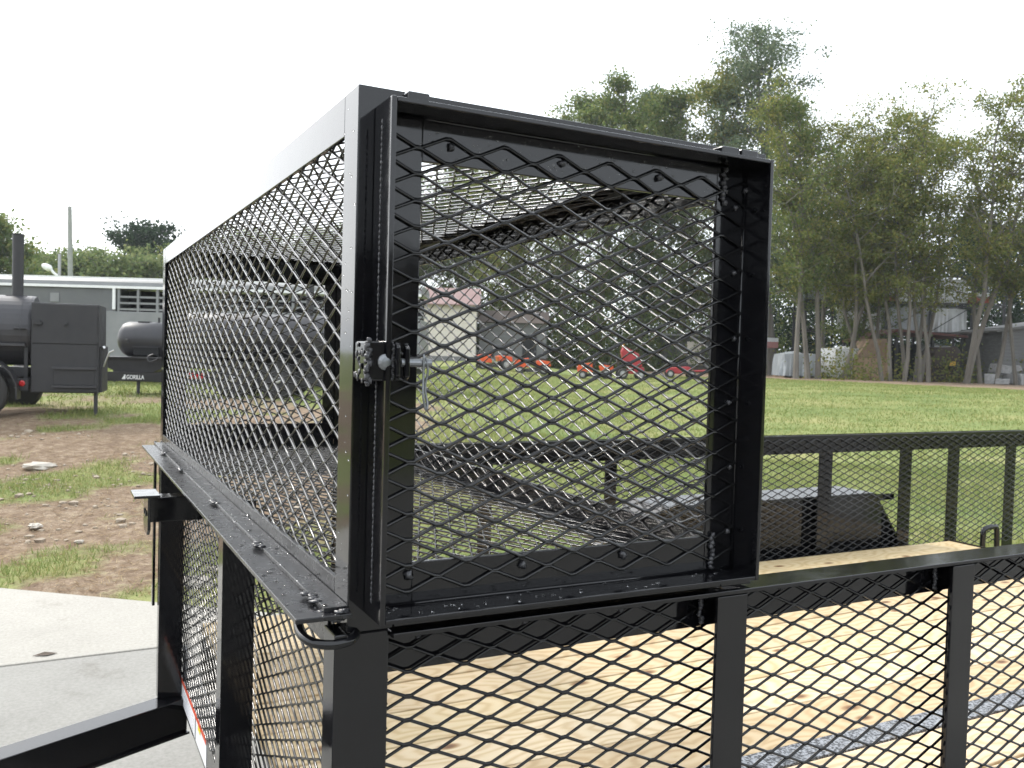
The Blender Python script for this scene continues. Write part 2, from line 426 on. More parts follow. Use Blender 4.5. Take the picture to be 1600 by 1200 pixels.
# long outer plate beyond the far corner post
MB().box((-.012, W + .052, z(-.50)), (-.004, W + .075, z(.02))).build('edge_plate', PAINT, TR, bevel=.001)
# mesh infills
NEARM = expanded('mesh_panel', (.056, .035, z(-.60)), (1, 0, 0), (0, 0, 1), (0, -1, 0), L - .06, .585, TR, pu=.089 - .056, pv=(.60 - .098) % .030, tilt=38, w_=.0041)
expanded('mesh_panel', (.02, W - .010, z(-.60)), (1, 0, 0), (0, 0, 1), (0, -1, 0), L - .03, .585, TR, pu=.01, pv=.012, tilt=38, w_=.0046)
expanded('mesh_panel', (.0665, .048, z(-.712)), (0, 1, 0), (0, 0, 1), (-1, 0, 0), W - .096, .732, TR, pu=.02, pv=.01, tilt=38)
# lower frame
MB().box((.0705, .051, z(-.80)), (.125, W - .001, z(-.705))).build('frame_beam', PAINT, TR, bevel=.002)
MB().box((.1265, .002, z(-.765)), (L - .6, .05, z(-.592))).build('frame_beam', PAINT, TR, bevel=.002)
MB().box((.1265, W - .035, z(-.765)), (L - .6, W + .012, z(-.592))).build('frame_beam', PAINT, TR, bevel=.002)
for x in (.6, 1.2, 1.8, 2.4, 3.0, 3.6):
    MB().box((x, .052, z(-.70)), (x + .05, W - .037, z(-.59))).build('cross_member', PAINT, TR)
for y0_ in (.002, W - .035):
    MB().prism([(L - .6, y0_, z(-.72)), (L - .6, y0_, z(-.592)), (L + .02, y0_, z(-.70)), (L + .02, y0_, z(-.78))], (0, .047, 0)).build('dovetail_beam', PAINT, TR)
MB().box((L + .021, 0, z(-.80)), (L + .07, W, z(-.70))).build('tail_beam', PAINT, TR, bevel=.002)
# deck planks with a steel strip between the second and the third
y_list = [(.055, .2290), (.2355, .409)] + [(.488 + i * .1785, .488 + i * .1785 + .1725) for i in range(8)]
for i, (a, b_) in enumerate(y_list):
    dz = random.uniform(-.0015, .0015)
    MB().box((.128, a, DECK - .037 + dz), (3.70 + random.uniform(-.004, .004), b_, DECK + dz)).build('plank', WOOD, TR, bevel=.003)
    pk = MB().prism([(3.71, a, DECK - .037), (3.71, a, DECK), (4.28, a, DECK - .115), (4.28, a, DECK - .152)], (0, b_ - a, 0)).build('plank', WOOD, TR, bevel=.003)
MB().box((.128, .4125, DECK - .04), (3.70, .4845, DECK + .003)).build('deck_strip', SPECK, TR, bevel=.001)
MB().box((3.7015, .05, DECK - .05), (3.709, W - .04, DECK + .006)).build('deck_end_strip', PAINT, TR)
MB().box((.0712, .052, z(-.7045)), (.0765, W - .047, z(-.605))).build('front_edge_plate', SPECK, TR)
# tongue: two legs of an A-frame (far one in view)
def tongue(y_start, y_end):
    p0 = Vector((.066, y_start, z(-.7655))); p1 = Vector((-1.55, y_end, z(-.7655)))
    d = (p1 - p0); s_ = Vector((-d.y, d.x, 0)).normalized() * .038
    MB().prism([p0 - s_, p0 + s_, p0 + s_ - Vector((0, 0, .10)), p0 - s_ - Vector((0, 0, .10))], d).build('tongue_rail', PAINT, TR, bevel=.002)
    MB().prism([p0 - s_*1.35 - Vector((0,0,.1005)), p0 + s_*1.35 - Vector((0,0,.1005)), p0 + s_*1.35 - Vector((0,0,.107)), p0 - s_*1.35 - Vector((0,0,.107))], d).build('tongue_flange', PAINT, TR)
tongue(W - .037, 1.14); tongue(.037, .81)
MB().box((-2.4, .93, z(-.865)), (-1.5, 1.02, z(-.764))).build('drawbar', PAINT, TR, bevel=.003)
MB().tube([(-1.75, .975, 0), (-1.75, .975, z(-.4))], .032, 14).build('jack_stand', PAINT, TR, smooth=False)
# spare wheel bracket on the front rail
zb_ = lambda q: ZB + q + .030
BR = MB().box((-.118, .990, zb_(-.076)), (-.012, 1.040, zb_(-.024))).build('bracket', PAINT, TR, bevel=.0025)
BP = MB().prism([(-.118, .955, zb_(-.0205)), (-.118, 1.048, zb_(-.0205)), (-.118, 1.048, zb_(-.075)), (-.118, 1.040, zb_(-.098)), (-.118, .975, zb_(-.098)), (-.118, .955, zb_(-.085))], (-.006, 0, 0))
BP.box((-.150, .955, zb_(-.0200)), (-.100, 1.048, zb_(-.0145)))
BP.build('end_plate', PAINT, BR, bevel=.001)
for hy in (.985, 1.018):
    MB().lathe((-.1245, hy, zb_(-.055)), (-1, 0, 0), [(0, .0065), (.0012, .0065)], 12).build('bolt_hole', DARK, BR)
# warning stickers on the front beam
ST = MB().box((.0692, 1.42, z(-.785)), (.0703, 1.925, z(-.708))).build('warning_sticker', WHITE, TR)
MB().box((.0682, 1.421, z(-.723)), (.0691, 1.924, z(-.709))).build('red_band', mat('sticker_red', (.62, .08, .03), .4), ST)
MB().box((.0680, 1.52, z(-.736)), (.0690, 1.56, z(-.7235))).build('yellow_symbol', mat('sticker_yellow', (.75, .62, .05), .4), ST)
MB().box((.0680, 1.61, z(-.784)), (.0691, 1.6135, z(-.7235))).build('divider_line', DARK, ST)
for k in range(5):
    MB().box((.0682, 1.66, z(-.738 - .009*k)), (.0691, 1.88 - .03*(k % 3), z(-.7355 - .009*k))).build('print_line', mat('sticker_print', (.45, .45, .48), .5), ST)
# loop handle of bent rod at the near corner
arc = [(-.045, .045, z(.010)), (-.049, .020, z(.003)), (-.047, .0, z(.0)), (-.039, -.014, z(-.002)), (-.024, -.022, z(-.003)), (-.008, -.022, z(-.002)), (.002, -.016, z(-.001)), (.010, -.002, z(.0))]
def smooth_path(p, k=4):
    p = [Vector(q) for q in p]; out = []
    for i in range(len(p) - 1):
        a, b_, c, d = p[max(i-1, 0)], p[i], p[i+1], p[min(i+2, len(p)-1)]
        for j in range(k):
            q = j / k; out.append(.5 * ((2*b_) + (-a + c)*q + (2*a - 5*b_ + 4*c - d)*q*q + (-a + 3*b_ - 3*c + d)*q**3))
    return out + [p[-1]]
MB().tube(smooth_path(arc), .0054, 10).build('tie_down_loop', PAINT, TR, smooth=True)
# gate latch loop at the rear far corner
lp = [(3.98, W - .03, z(-.66)), (3.98, W - .03, z(-.53)), (4.0, W - .03, z(-.505)), (4.06, W - .03, z(-.50)), (4.09, W - .03, z(-.52)), (4.095, W - .03, z(-.66))]
MB().tube(smooth_path(lp), .014, 8).build('gate_latch_loop', PAINT, TR, smooth=True)
# fenders and wheels
def fender(y_in, y_out):
    fx = [(1.72, -.545), (1.98, -.30), (3.27, -.30), (3.47, -.56)]
    b = MB()
    for (a, c) in zip(fx[:-1], fx[1:]):
        b.prism([(a[0], y_in, z(a[1])), (c[0], y_in, z(c[1])), (c[0], y_in, z(c[1] - .006)), (a[0], y_in, z(a[1] - .006))], (0, y_out - y_in, 0))
    F_ = b.build('fender', PAINT, TR)
    sk = MB().prism([(1.72, y_in, z(-.555)), (1.985, y_in, z(-.307)), (3.265, y_in, z(-.307)), (3.465, y_in, z(-.57)), (3.4, y_in, z(-.72)), (1.8, y_in, z(-.72))], (0, .004, 0)).build('fender_skirt', PAINT, F_)
    MB().box((1.98, y_in - .001, z(-.335)), (3.40, y_in + .024, z(-.309))).build('fender_brace', PAINT, F_)
    return F_
fender(W + .056, W + .30); fender(-.06, -.29)
# speckled tread on top of the far fender
MB().box((1.99, W + .06, z(-.2995)), (3.26, W + .295, z(-.2965))).build('tread_plate', SPECK, TR)
def wheel(c, r, wd, axis, parent, rimr=.55, name='wheel', rim=None):
    c = Vector(c); ax = Vector(axis)
    t_ = MB().lathe(c - ax * wd/2, ax, [(0, r*.60), (.0, r*.90), (wd*.12, r*.98), (wd*.3, r), (wd*.7, r), (wd*.88, r*.98), (wd, r*.90), (wd, r*.60)], 28).build(name, TYRE, parent, smooth=False)
    MB().lathe(c - ax * (wd/2 + .004), ax, [(0, r*.2), (.001, r*rimr), (wd*.1, r*rimr*1.05), (wd+.006, r*rimr*1.05), (wd + .008, r*.2)], 20).build('rim', rim or RIM, t_)
    MB().lathe(c - ax * (wd/2 + .03), ax, [(0, r*.12), (.01, r*.16), (wd + .05, r*.16), (wd + .06, r*.12)], 12).build('hub', STEEL, t_)
    return t_
for y_ in (-.17, W + .18):
    for x_ in (2.18, 3.0): wheel((x_, y_, .335), .335, .19, (0, 1, 0), TR)
# weld beads
wb = MB()
for x in (.535, 1.042, 1.63):
    for k in range(9): wb.blob((x - .002 + random.uniform(-.002, .002), .028, z(-.016 - .005*k)), .0042, jit=.3)
for k in range(58):
    x = .10 + k * .149; zz = z(-.0235 - .0005 * (k % 3))
    if x < L - .2: wb.blob((x, .0345, zz), .0042, 1.3, 1, 1, .35)
for y in (.03, .33, .72, 1.20, 1.55):
    for q in range(4): wb.blob((-.029 + random.uniform(-.004, .004), y + q * .011, z(.033)), .0056, 1.1, 1.4, .42, .45, 8, 5)
for k in range(14): wb.blob((-.02 + random.uniform(-.012, .016), .0 + random.uniform(-.012, .008), z(.024 + random.uniform(-.004, .006))), .0052, 1.2, 1.2, .45, .45, 8, 5)
tag(wb.build('weld_bead', WELD, TR, smooth=True), kind='stuff')

# ================================================================ THE CAGE
H, CX = .616, .60
CG = empty('mesh_cage', (0, 0, ZB))
tag(CG, 'black expanded metal storage cage with latched mesh door sitting across the trailer front', 'cage')
A = .055
# corner posts: L-sections
MB().angle((0, 0, -.0), (0, 0, H), (1, 0, 0), (0, 1, 0), A, .052).build('corner_post', PAINT, CG, bevel=.0012)
MB().angle((CX, 0, .0), (CX, 0, H), (-1, 0, 0), (0, 1, 0), A, A).build('corner_post', PAINT, CG, bevel=.0012)
MB().angle((0, W, 0), (0, W, H), (1, 0, 0), (0, -1, 0), A, .055).build('corner_post', PAINT, CG, bevel=.0012)
MB().angle((CX, W, 0), (CX, W, H), (-1, 0, 0), (0, -1, 0), A, A).build('corner_post', PAINT, CG, bevel=.0012)
# long rails (run along y between the posts)
y0, y1 = .0525, W - .0555
MB().angle((.0003, y0, H), (.0003, y1, H), (0, 0, -1), (1, 0, 0), .048, A).build('top_front_rail', PAINT, CG, bevel=.0012)
MB().angle((CX - .0003, y0 + .003, H), (CX - .0003, y1, H), (0, 0, -1), (-1, 0, 0), A, A).build('top_back_rail', PAINT, CG, bevel=.0012)
MB().angle((.0003, y0, .052), (.0003, y1, .052), (0, 0, -1), (1, 0, 0), .052, .006).prism([(-.028, -.004, .0335), (-.0002, -.004, .0335), (-.0002, -.004, .028), (-.028, -.004, .028)], (0, W - .1, 0)).build('bottom_front_rail', PAINT_SAT, CG, bevel=.0008)
MB().angle((CX - .0003, y0 + .003, 0), (CX - .0003, y1, 0), (0, 0, 1), (-1, 0, 0), A, A).build('bottom_back_rail', PAINT, CG, bevel=.0012)
MB().angle((.007, y0 + .003, 0), (.007, y1, 0), (1, 0, 0), (0, 0, 1), .045, .006).build('floor_ledge', PAINT, CG)
# end cross rails
for yy, sg in ((0, 1), (W, -1)):
    MB().angle((A + .001, yy, H - .0004), (CX - A - .001, yy, H - .0004), (0, 0, -1), (0, sg, 0), A, A).build('top_cross_rail', PAINT, CG, bevel=.0012)
    MB().angle((A + .001, yy, .0004), (CX - A - .001, yy, .0004), (0, 0, 1), (0, sg, 0), A*.75, A).build('bottom_cross_rail', PAINT, CG, bevel=.0012)
# mesh sheets
expanded('front_mesh', (.0085, .012, .006), (0, 1, 0), (0, 0, 1), (-1, 0, 0), W - .024, H - .012, CG, pu=.098 - .012 - .0, pv=(.403 - .006) % .030, tilt=42)
expanded('back_mesh', (CX - .0085, .012, .006), (0, 1, 0), (0, 0, 1), (-1, 0, 0), W - .024, H - .012, CG, pu=.03, pv=.01, tilt=42)
expanded('top_mesh', (.01, .012, H - .0085), (0, 1, 0), (1, 0, 0), (0, 0, 1), W - .024, CX - .02, CG, pu=.02, pv=.012, tilt=-42)
expanded('floor_mesh', (.012, .012, .0085), (0, 1, 0), (1, 0, 0), (0, 0, 1), W - .024, CX - .022, CG, pu=.05, pv=.006, tilt=42)
# doors at both ends: an L-section frame whose outer leg points outwards
def door(yy, sg, name='door'):
    x0, x1, d0, d1, dep = .019, .5615, .022, .593, .0568
    y_in = yy - sg * .0015; y_out = yy - sg * dep
    D = empty(name, (0, 0, 0)); D.parent = CG
    t = .006
    def slab(a, b_, nm='frame_bar', bv=.0012): return MB().box([min(p, q) for p, q in zip(a, b_)], [max(p, q) for p, q in zip(a, b_)]).build(nm, PAINT, D, bevel=bv)
    # outer legs
    slab((x0, y_in, d0), (x0 + t, y_out, d1)); slab((x1 - t, y_in, d0), (x1, y_out, d1))
    slab((x0 + t + .0002, y_in, d1 - t), (x1 - t - .0002, y_out, d1 - .0003)); slab((x0 + t + .0002, y_in, d0 + .0003), (x1 - t - .0002, y_out, d0 + t))
    # inner legs
    yi2 = y_in - sg * t
    slab((x0 + t + .0002, y_in, d0 + t + .0002), (x0 + A, yi2, d1 - t - .0002)); slab((x1 - A, y_in, d0 + t + .0002), (x1 - t - .0002, yi2, d1 - t - .0002))
    slab((x0 + A + .0002, y_in, d1 - A), (x1 - A - .0002, yi2, d1 - t - .0002)); slab((x0 + A + .0002, y_in, d0 + t + .0002), (x1 - A - .0002, yi2, d0 + A))
    ym = yi2 - sg * .0022
    expanded('door_mesh', (x0 + .008, ym, d0 + .012), (1, 0, 0), (0, 0, 1), (0, -sg, 0), x1 - x0 - .016, d1 - d0 - .024, D,
             pu=.068 - x0 - .008, pv=(.253 - d0 - .012) % .030, tilt=38, w_=.0040)
    b = MB()
    for k in range(19):
        zz = d0 + .03 + k * .030
        if zz < d1 - .02:
            b.blob((x0 + .0095 + random.uniform(-.002, .002), ym, zz), .0036, 1, 1.2, 1.3, .35)
            if k % 3 == 1: b.blob((x1 - .020 + random.uniform(-.004, .004), ym, zz), .0036, 1, 1.2, 1.2, .35)
    for k in range(4):
        xx = x0 + .05 + k * .149
        b.blob((xx, ym, d0 + .0405), .0042, 1.2, 1.1, 1.3, .45, 8, 5); b.blob((xx + .04, ym, d1 - .0345), .0040, 1.2, 1.1, 1.1, .45, 8, 5)
    for k in range(9):                                   # corner fillets
        for xx in (x1 - .045,):
            b.blob((xx + random.uniform(-.002, .002), ym - sg*.0005, d0 + .012 + .0055*k), .0042, jit=.35)
            b.blob((xx + random.uniform(-.002, .002), ym - sg*.0005, d1 - .012 - .0055*k), .0042, jit=.35)
    for k in range(85): b.blob((x0 + .0002, y_in + sg * -.024, d0 + .02 + .0063*k), .0016, .8, 1, 2.2, .4)
    tag(b.build('weld_bead', WELD, D, smooth=True), kind='stuff')
    MB().tube([(x1 - t - .001, yi2 - sg*.001, d0 + t), (x1 - t - .001, yi2 - sg*.001, d1 - t)], .0024, 6).tube([(x0 + t, yi2 - sg*.001, d0 + t + .001), (x1 - t, yi2 - sg*.001, d0 + t + .001)], .0024, 6).tube([(x0 + t, yi2 - sg*.001, d1 - t - .001), (x1 - t, yi2 - sg*.001, d1 - t - .001)], .0024, 6).build('inner_fillet', PAINT, D, smooth=True)
    for xx, ln_ in ((.047, .026), (.495, .030), (.528, .030)):   # hinge pads on top of the door
        yy0, yy1 = sorted((yy - sg*.030, yy - sg*.001))
        MB().box((xx, yy0, d1 + .0006), (xx + ln_, yy1, d1 + .016)).build('hinge', PAINT, D, bevel=.002)
    return D
door(0, 1); door(W, -1)
# latch on the near door: lug on the post, lug on the door, pin and hairpin clip
LT = MB().box((.0015, -.052, .288), (.0280, -.0005, .331)).build('latch', PAINT, CG, bevel=.002)
for xx in (.0285, .0375):
    MB().prism([(xx, -.062, .289), (xx, -.0575, .289), (xx, -.0575, .329), (xx, -.062, .329)], (.0045, 0, 0)).build('latch_ear', PAINT, LT, bevel=.001)
MB().prism([(.0275, -.066, .294), (.0275, -.0585, .290), (.0275, -.0585, .330), (.0275, -.066, .325)], (.0045, 0, 0)).build('latch_ear', PAINT, LT, bevel=.001)
MB().prism([(.0375, -.067, .293), (.0375, -.0585, .289), (.0375, -.0585, .329), (.0375, -.067, .324)], (.005, 0, 0)).build('latch_ear', PAINT, LT, bevel=.001)
GALV = varied('galvanised_pin', (.16, .17, .18), (.26, .27, .28), 90, (.3, .45), metal=.8)
MB().lathe((.0195, -.0522, .3085), (0, -1, 0), [(0, .0088), (.002, .0088), (.0045, .0055), (.005, .002)], 14).build('bolt_head', GALV, LT, smooth=False)
MB().tube([(.034, -.0605, .3085), (.069, -.0605, .3085)], .0046, 12).build('latch_pin', GALV, LT)
MB().tube(smooth_path([(.0585, -.066, .318), (.0585, -.066, .295), (.0580, -.068, .272), (.062, -.068, .258), (.064, -.066, .264), (.0615, -.064, .282), (.0645, -.064, .300), (.061, -.064, .315)]), .0013, 6).build('hairpin_clip', GALV, LT, smooth=True)
wl = MB()
for k in range(26): wl.blob((.0005 + random.uniform(-.0025, .0022), -.0525 + random.uniform(-.001, .001), .284 + .0019*k), random.uniform(.0022, .0034), jit=.4)
for k in range(18): wl.blob((.0275 + random.uniform(-.001, .001), -.0545 + random.uniform(-.001, .001), .290 + .0023*k), random.uniform(.0014, .0022), jit=.4)
for k in range(26): wl.blob((.0010 + random.uniform(-.001, .0006), random.uniform(-.052, -.004), random.uniform(.287, .332)), random.uniform(.0020, .0032), .35, 1.2, 1.2, .45)
tag(wl.build('weld_bead', WELD, CG, smooth=True), kind='stuff')
# rain drops lying on the flat rails and hanging on the paint
dr = MB()
for k in range(130):
    big = random.random() < .14
    r_ = random.uniform(.0028, .0048) if big else random.uniform(.0007, .0022)
    x = random.uniform(-.060, -.002); y = random.uniform(-.01, 1.0)**1.0; y = y * random.random()**.5
    dr.blob((x, y, (.0338 if x > -.028 else .0282)), r_, random.uniform(.8, 1.3), random.uniform(.9, 1.6), .42, .18, 8)
for k in range(40):
    dr.blob((random.uniform(.03, .54), random.uniform(-.052, -.010), .0285), random.uniform(.0008, .0026), 1.2, 1, .5, .2, 8)
for k in range(140):
    dr.blob((random.uniform(.07, .52), -.0080, random.uniform(.545, .583)), random.uniform(.0005, .0012), 1, .6, 1.2, .2, 6)
for k in range(30):
    dr.blob((-.0004, random.uniform(.004, .05), random.uniform(.05, .6)), random.uniform(.0004, .0011), .6, 1, 1.2, .2, 6)
tag(dr.build('water_droplet', DROP, CG, smooth=True), kind='stuff')

# ================================================================ LEFT BACKGROUND: smokers, livestock trailer
def placed(name, bear, depth, rz=-YAW, dz=0):
    p = at(bear, depth); return empty(name, (p.x, p.y, p.z + dz), rz)
def bx(a, b_, name, mtl, parent, bevel=0): return MB().box(a, b_).build(name, mtl, parent, bevel=bevel)

# -- near smoker: barrel chamber, big square firebox, wheels
S1 = placed('barbecue_smoker', -.509, 12.0, -YAW + .34); S1.scale = (.93, 1, 1)
tag(S1, 'large matt black trailer smoker with square two door firebox and tall chimney', 'smoker')
FB = bx((-.44, 0, .33), (.46, .9, 1.55), 'firebox', SMOKE, S1, .008)
d1 = bx((-.425, -.018, 1.0), (.435, -.001, 1.535), 'firebox_door', SMOKE, S1, .005)
MB().box((-.42, -.07, 1.255), (-.29, -.045, 1.285)).box((-.345, -.045, 1.245), (-.315, -.019, 1.31)).build('handle', SMOKE, d1)
MB().lathe((.01, -.019, 1.27), (0, -1, 0), [(0, .035), (.012, .035), (.013, .016), (.05, .016)], 12).build('damper_knob', SMOKE, d1)
for zz in (1.08, 1.44): MB().tube([(.442, -.015, zz - .05), (.442, -.015, zz + .05)], .014, 8).build('hinge', SMOKE, d1)
bx((-.425, -.014, .345), (.435, -.001, .99), 'lower_panel', SMOKE, S1, .004)
dw = bx((-.14, -.024, .44), (.40, -.0145, .66), 'ash_drawer', SMOKE, S1, .003)
bx((-.16, -.06, .655), (.43, -.0145, .685), 'ledge', SMOKE_T, dw); bx((-.16, -.06, .405), (.43, -.0145, .435), 'ledge', SMOKE_T, dw)
sdr = bx((.461, .05, .34), (.50, .80, .98), 'side_door', SMOKE, S1, .004)
MB().tube([(.52, .02, .70), (.60, -.04, .90), (.66, -.02, .93)], .012, 6).tube([(.50, .05, .96), (.53, -.03, .97)], .02, 6).build('handle', STEEL, sdr)
MB().tube([(.40, .2, .33), (.40, .2, -.02)], .028, 8).build('jack_leg', SMOKE_T, S1)
TK = MB().lathe((-2.6, .55, 1.17), (1, 0, 0), [(0, .30), (.02, .44), (.06, .485), (2.10, .485), (2.14, .475), (2.155, .30)], 40).build('smoking_chamber', SMOKE_T, S1, smooth=False)
for xx in (-.62, -1.9): MB().lathe((xx, .55, 1.17), (1, 0, 0), [(0, .489), (.025, .489)], 40).build('band', SMOKE_T, TK)
for xx in (-.66, -.57): MB().tube([(xx, .10, 1.20), (xx, .02, 1.19), (xx + .06, .02, 1.19)], .014, 6).build('handle', SMOKE, TK)
bx((-.86, .45, 1.615), (-.58, .65, 1.655), 'chimney_base', SMOKE, S1, .004)
CH = MB().lathe((-.72, .55, 1.64), (0, 0, 1), [(0, .078), (.86, .078)], 20).build('chimney', SMOKE, S1)
MB().lathe((-.72, .55, 2.497), (0, 0, 1), [(0, .088), (.012, .09)], 20).build('cap', SMOKE, CH)
bx((-2.6, .06, .955), (-.53, .12, .99), 'shelf_rail', SMOKE_T, S1)
for xx in (-.55, -1.3): bx((xx, .125, .45), (xx + .05, .17, .953), 'upright', SMOKE, S1)
bx((-2.6, .02, .40), (-.46, .10, .52), 'chassis_beam', SMOKE, S1); bx((-2.6, 1.0, .40), (-.46, 1.08, .52), 'chassis_beam', SMOKE, S1)
bx((-2.4, .18, .54), (-.5, .95, .66), 'grease_tray', SMOKE, S1)
MB().prism([(-.62, -.02, .36), (-.47, -.02, .36), (-.47, -.02, .50), (-.62, -.02, .53)], (0, .035, 0)).build('light_bracket', SMOKE, S1)
MB().lathe((-.545, -.02, .455), (0, -1, 0), [(0, .04), (.02, .04), (.03, .025)], 16).build('tail_light', RED, S1)
wheel((-1.03, -.10, .335), .335, .2, (0, 1, 0), S1, rim=SMOKE); wheel((-.86, 1.55, .335), .335, .2, (0, 1, 0), S1, rim=SMOKE)
fb = MB()
for k in range(8):
    a0, a1 = R(-12 + k*25), R(-12 + (k+1)*25); r_ = .44
    p = lambda a: (-1.03 + r_*math.cos(a), -.2, .335 + r_*math.sin(a))
    q0, q1 = Vector(p(a0)), Vector(p(a1)); n_ = Vector((math.cos((a0+a1)/2), 0, math.sin((a0+a1)/2))) * .02
    fb.prism([q0, q1, q1 + n_, q0 + n_], (0, .28, 0))
fb.build('mudguard', SMOKE, S1)

# -- second smoker, farther back, seen past the first and through the cage
S2 = placed('barbecue_smoker', -.4255, 15.0, -YAW + .06); S2.location.x -= .12
tag(S2, 'longer grey black smoker trailer with two round tanks and white lettered frame', 'smoker')
FT = MB().lathe((-.37, .5, .97), (1, 0, 0), [(0, .06), (.03, .19), (.09, .27), (.17, .305), (1.0, .305)], 36).build('fire_tank', SMOKE_T, S2, smooth=True)
bx((-.02, .185, .70), (.40, .26, .83), 'air_slot', DARK, FT); bx((-.04, .17, .832), (.42, .22, .85), 'ledge', SMOKE_T, FT)
bx((-.03, .42, 1.262), (.16, .58, 1.285), 'lug', SMOKE, FT); MB().tube([(.30, .5, 1.27), (.30, .5, 1.36)], .02, 8).build('pipe', SMOKE, FT)
MB().tube([(-.17, .20, .96), (-.10, .14, .955), (-.10, .14, .90)], .014, 6).build('handle', SMOKE, FT)
MC = MB().lathe((.72, .55, 1.09), (1, 0, 0), [(0, .30), (.03, .36), (.07, .385), (2.60, .385), (2.66, .36), (2.69, .28)], 40).build('smoking_chamber', SMOKE_T, S2, smooth=True)
for xx in (1.0, 1.9, 2.9): MB().lathe((xx, .55, 1.09), (1, 0, 0), [(0, .389), (.02, .389)], 40).build('band', SMOKE_T, MC)
bx((1.1, .13, 1.02), (2.8, .17, 1.05), 'door_rail', SMOKE, MC)
MB().lathe((2.9, .55, 1.45), (0, 0, 1), [(0, .07), (.9, .07)], 16).build('chimney', SMOKE, S2)
MB().prism([(-.60, .05, .64), (-.50, .05, .52), (-.25, .05, .41), (.35, .05, .41), (.60, .05, .52), (.70, .05, .64)], (0, .8, 0)).build('ash_pan', SMOKE, S2)
bx((-.62, .0, .641), (.76, .9, .662), 'pan_rim', SMOKE_T, S2)
FR = bx((-.62, -.02, .25), (4.2, .05, .405), 'chassis_beam', SMOKE, S2, .004)
bx((-.62, .9, .25), (4.2, .97, .405), 'chassis_beam', SMOKE, S2)
bx((.8, .06, .50), (3.2, .9, .70), 'firewood_box', DARK, S2)
bx((.78, -.045, .42), (3.4, .03, .455), 'side_rail', SMOKE_T, S2)
for xx in (.12, .74): MB().tube([(xx, .05, .25), (xx, .05, -.03)], .03, 8).build('jack_leg', SMOKE_T, S2)
for xx in (1.75, 2.5): wheel((xx, -.04, .335), .335, .2, (0, 1, 0), S2, rim=SMOKE); 
for xx in (1.75, 2.5): wheel((xx, 1.15, .335), .335, .2, (0, 1, 0), S2, rim=SMOKE)
MB().prism([(1.30, -.17, .50), (1.42, -.17, .72), (2.85, -.17, .72), (2.97, -.17, .50), (2.93, -.17, .50), (2.82, -.17, .70), (1.45, -.17, .70), (1.34, -.17, .50)], (0, .26, 0)).build('mudguard', SMOKE, S2)
bx((.72, -.055, .335), (.99, -.0205, .42), 'white_reflector', WHITE, S2); bx((.995, -.055, .325), (1.26, -.0205, .42), 'red_reflector', RED, S2)
tx = bpy.data.curves.new('lettering', 'FONT'); tx.body = 'GORILLA'; tx.size = .098; tx.extrude = .001; tx.align_x = 'LEFT'; tx.offset = .0022
tx.materials.append(WHITE)
tob = bpy.data.objects.new('lettering_curve', tx); COL.objects.link(tob)
tme = bpy.data.meshes.new_from_object(tob.evaluated_get(bpy.context.evaluated_depsgraph_get())); bpy.data.objects.remove(tob); tme.name = 'lettering'
to = link('lettering', tme, WHITE, S2); to.location = (-.055, -.0225, .290); to.rotation_euler = (R(90), 0, 0); to.scale = (.74, 1, 1)
MB().prism([(-.135, -.0235, .287), (-.070, -.0235, .287), (-.070, -.0235, .366), (-.085, -.0235, .366), (-.105, -.0235, .330)], (0, .002, 0)).build('emblem', WHITE, S2)
# coiled cable end hanging beside the cage post
MB().tube(smooth_path([(.40, -.06, .72), (.32, -.08, .68), (.33, -.09, .60), (.42, -.09, .61), (.50, -.06, .68)]), .012, 6).build('safety_cable', SMOKE_T, S2)

# -- livestock trailer behind both
LV = placed('livestock_trailer', -.4255, 20.0)
tag(LV, 'long grey gooseneck livestock trailer with white trim and slatted side openings', 'trailer')
bx((-.84, .02, .50), (6.4, 2.0, 1.62), 'side_wall', STOCK, LV, .01)
bx((-4.6, .05, 1.67), (-.545, 1.98, 2.135), 'nose', STOCK_D, LV, .02)
bx((-.84, .04, 1.62), (-.545, 1.98, 2.135), 'nose_joint', STOCK_D, LV)
rf = MB(); prof = [(0, 2.20), (.02, 2.28), (.12, 2.34), (.35, 2.39), (1.0, 2.41), (1.7, 2.39), (1.95, 2.33), (2.02, 2.2)]
rf.prism([(-4.6, y_, q) for y_, q in prof], (11.0, 0, 0)); rf.build('roof', STOCK, LV)
bx((-4.6, -.015, 2.135), (6.4, .045, 2.195), 'trim_strip', WHITE, LV); bx((-.60, -.012, 1.66), (-.54, .045, 2.134), 'trim_post', WHITE, LV)
bx((-4.6, .0, 2.355), (6.4, .07, 2.385), 'roof_edge', WHITE, LV)
bx((-2.03, .03, 1.80), (-1.83, .049, 2.0), 'hatch', STOCK, LV)
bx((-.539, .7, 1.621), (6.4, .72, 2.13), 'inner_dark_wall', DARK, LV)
xx = -.50; k = 0
while xx < 6.2:
    bx((xx, .02, 1.6205), (xx + .055, .10, 2.134), 'upright', STOCK, LV)
    for zz in (1.66, 1.80, 1.94): bx((xx + .056, .03, zz - .012), (xx + .439, .06, zz + .045 - .012), 'slat', STOCK, LV)
    xx += .44
for xx in (3.4, 4.3): wheel((xx, -.02, .37), .37, .22, (0, 1, 0), LV, rim=SMOKE)
MB().prism([(2.9, -.15, .62), (3.0, -.15, .82), (4.7, -.15, .82), (4.8, -.15, .62), (4.75, -.15, .62), (4.66, -.15, .79), (3.04, -.15, .79), (2.95, -.15, .62)], (0, .165, 0)).build('mudguard', STOCK_D, LV)
bx((-.80, .3, .36), (6.3, 1.7, .50), 'chassis', DARK, LV)
bx((-3.6, .9, .7), (-3.45, 1.1, 1.67), 'gooseneck', SMOKE, LV); bx((-.70, .3, .0), (-.62, .38, .36), 'jack_leg', SMOKE, LV)

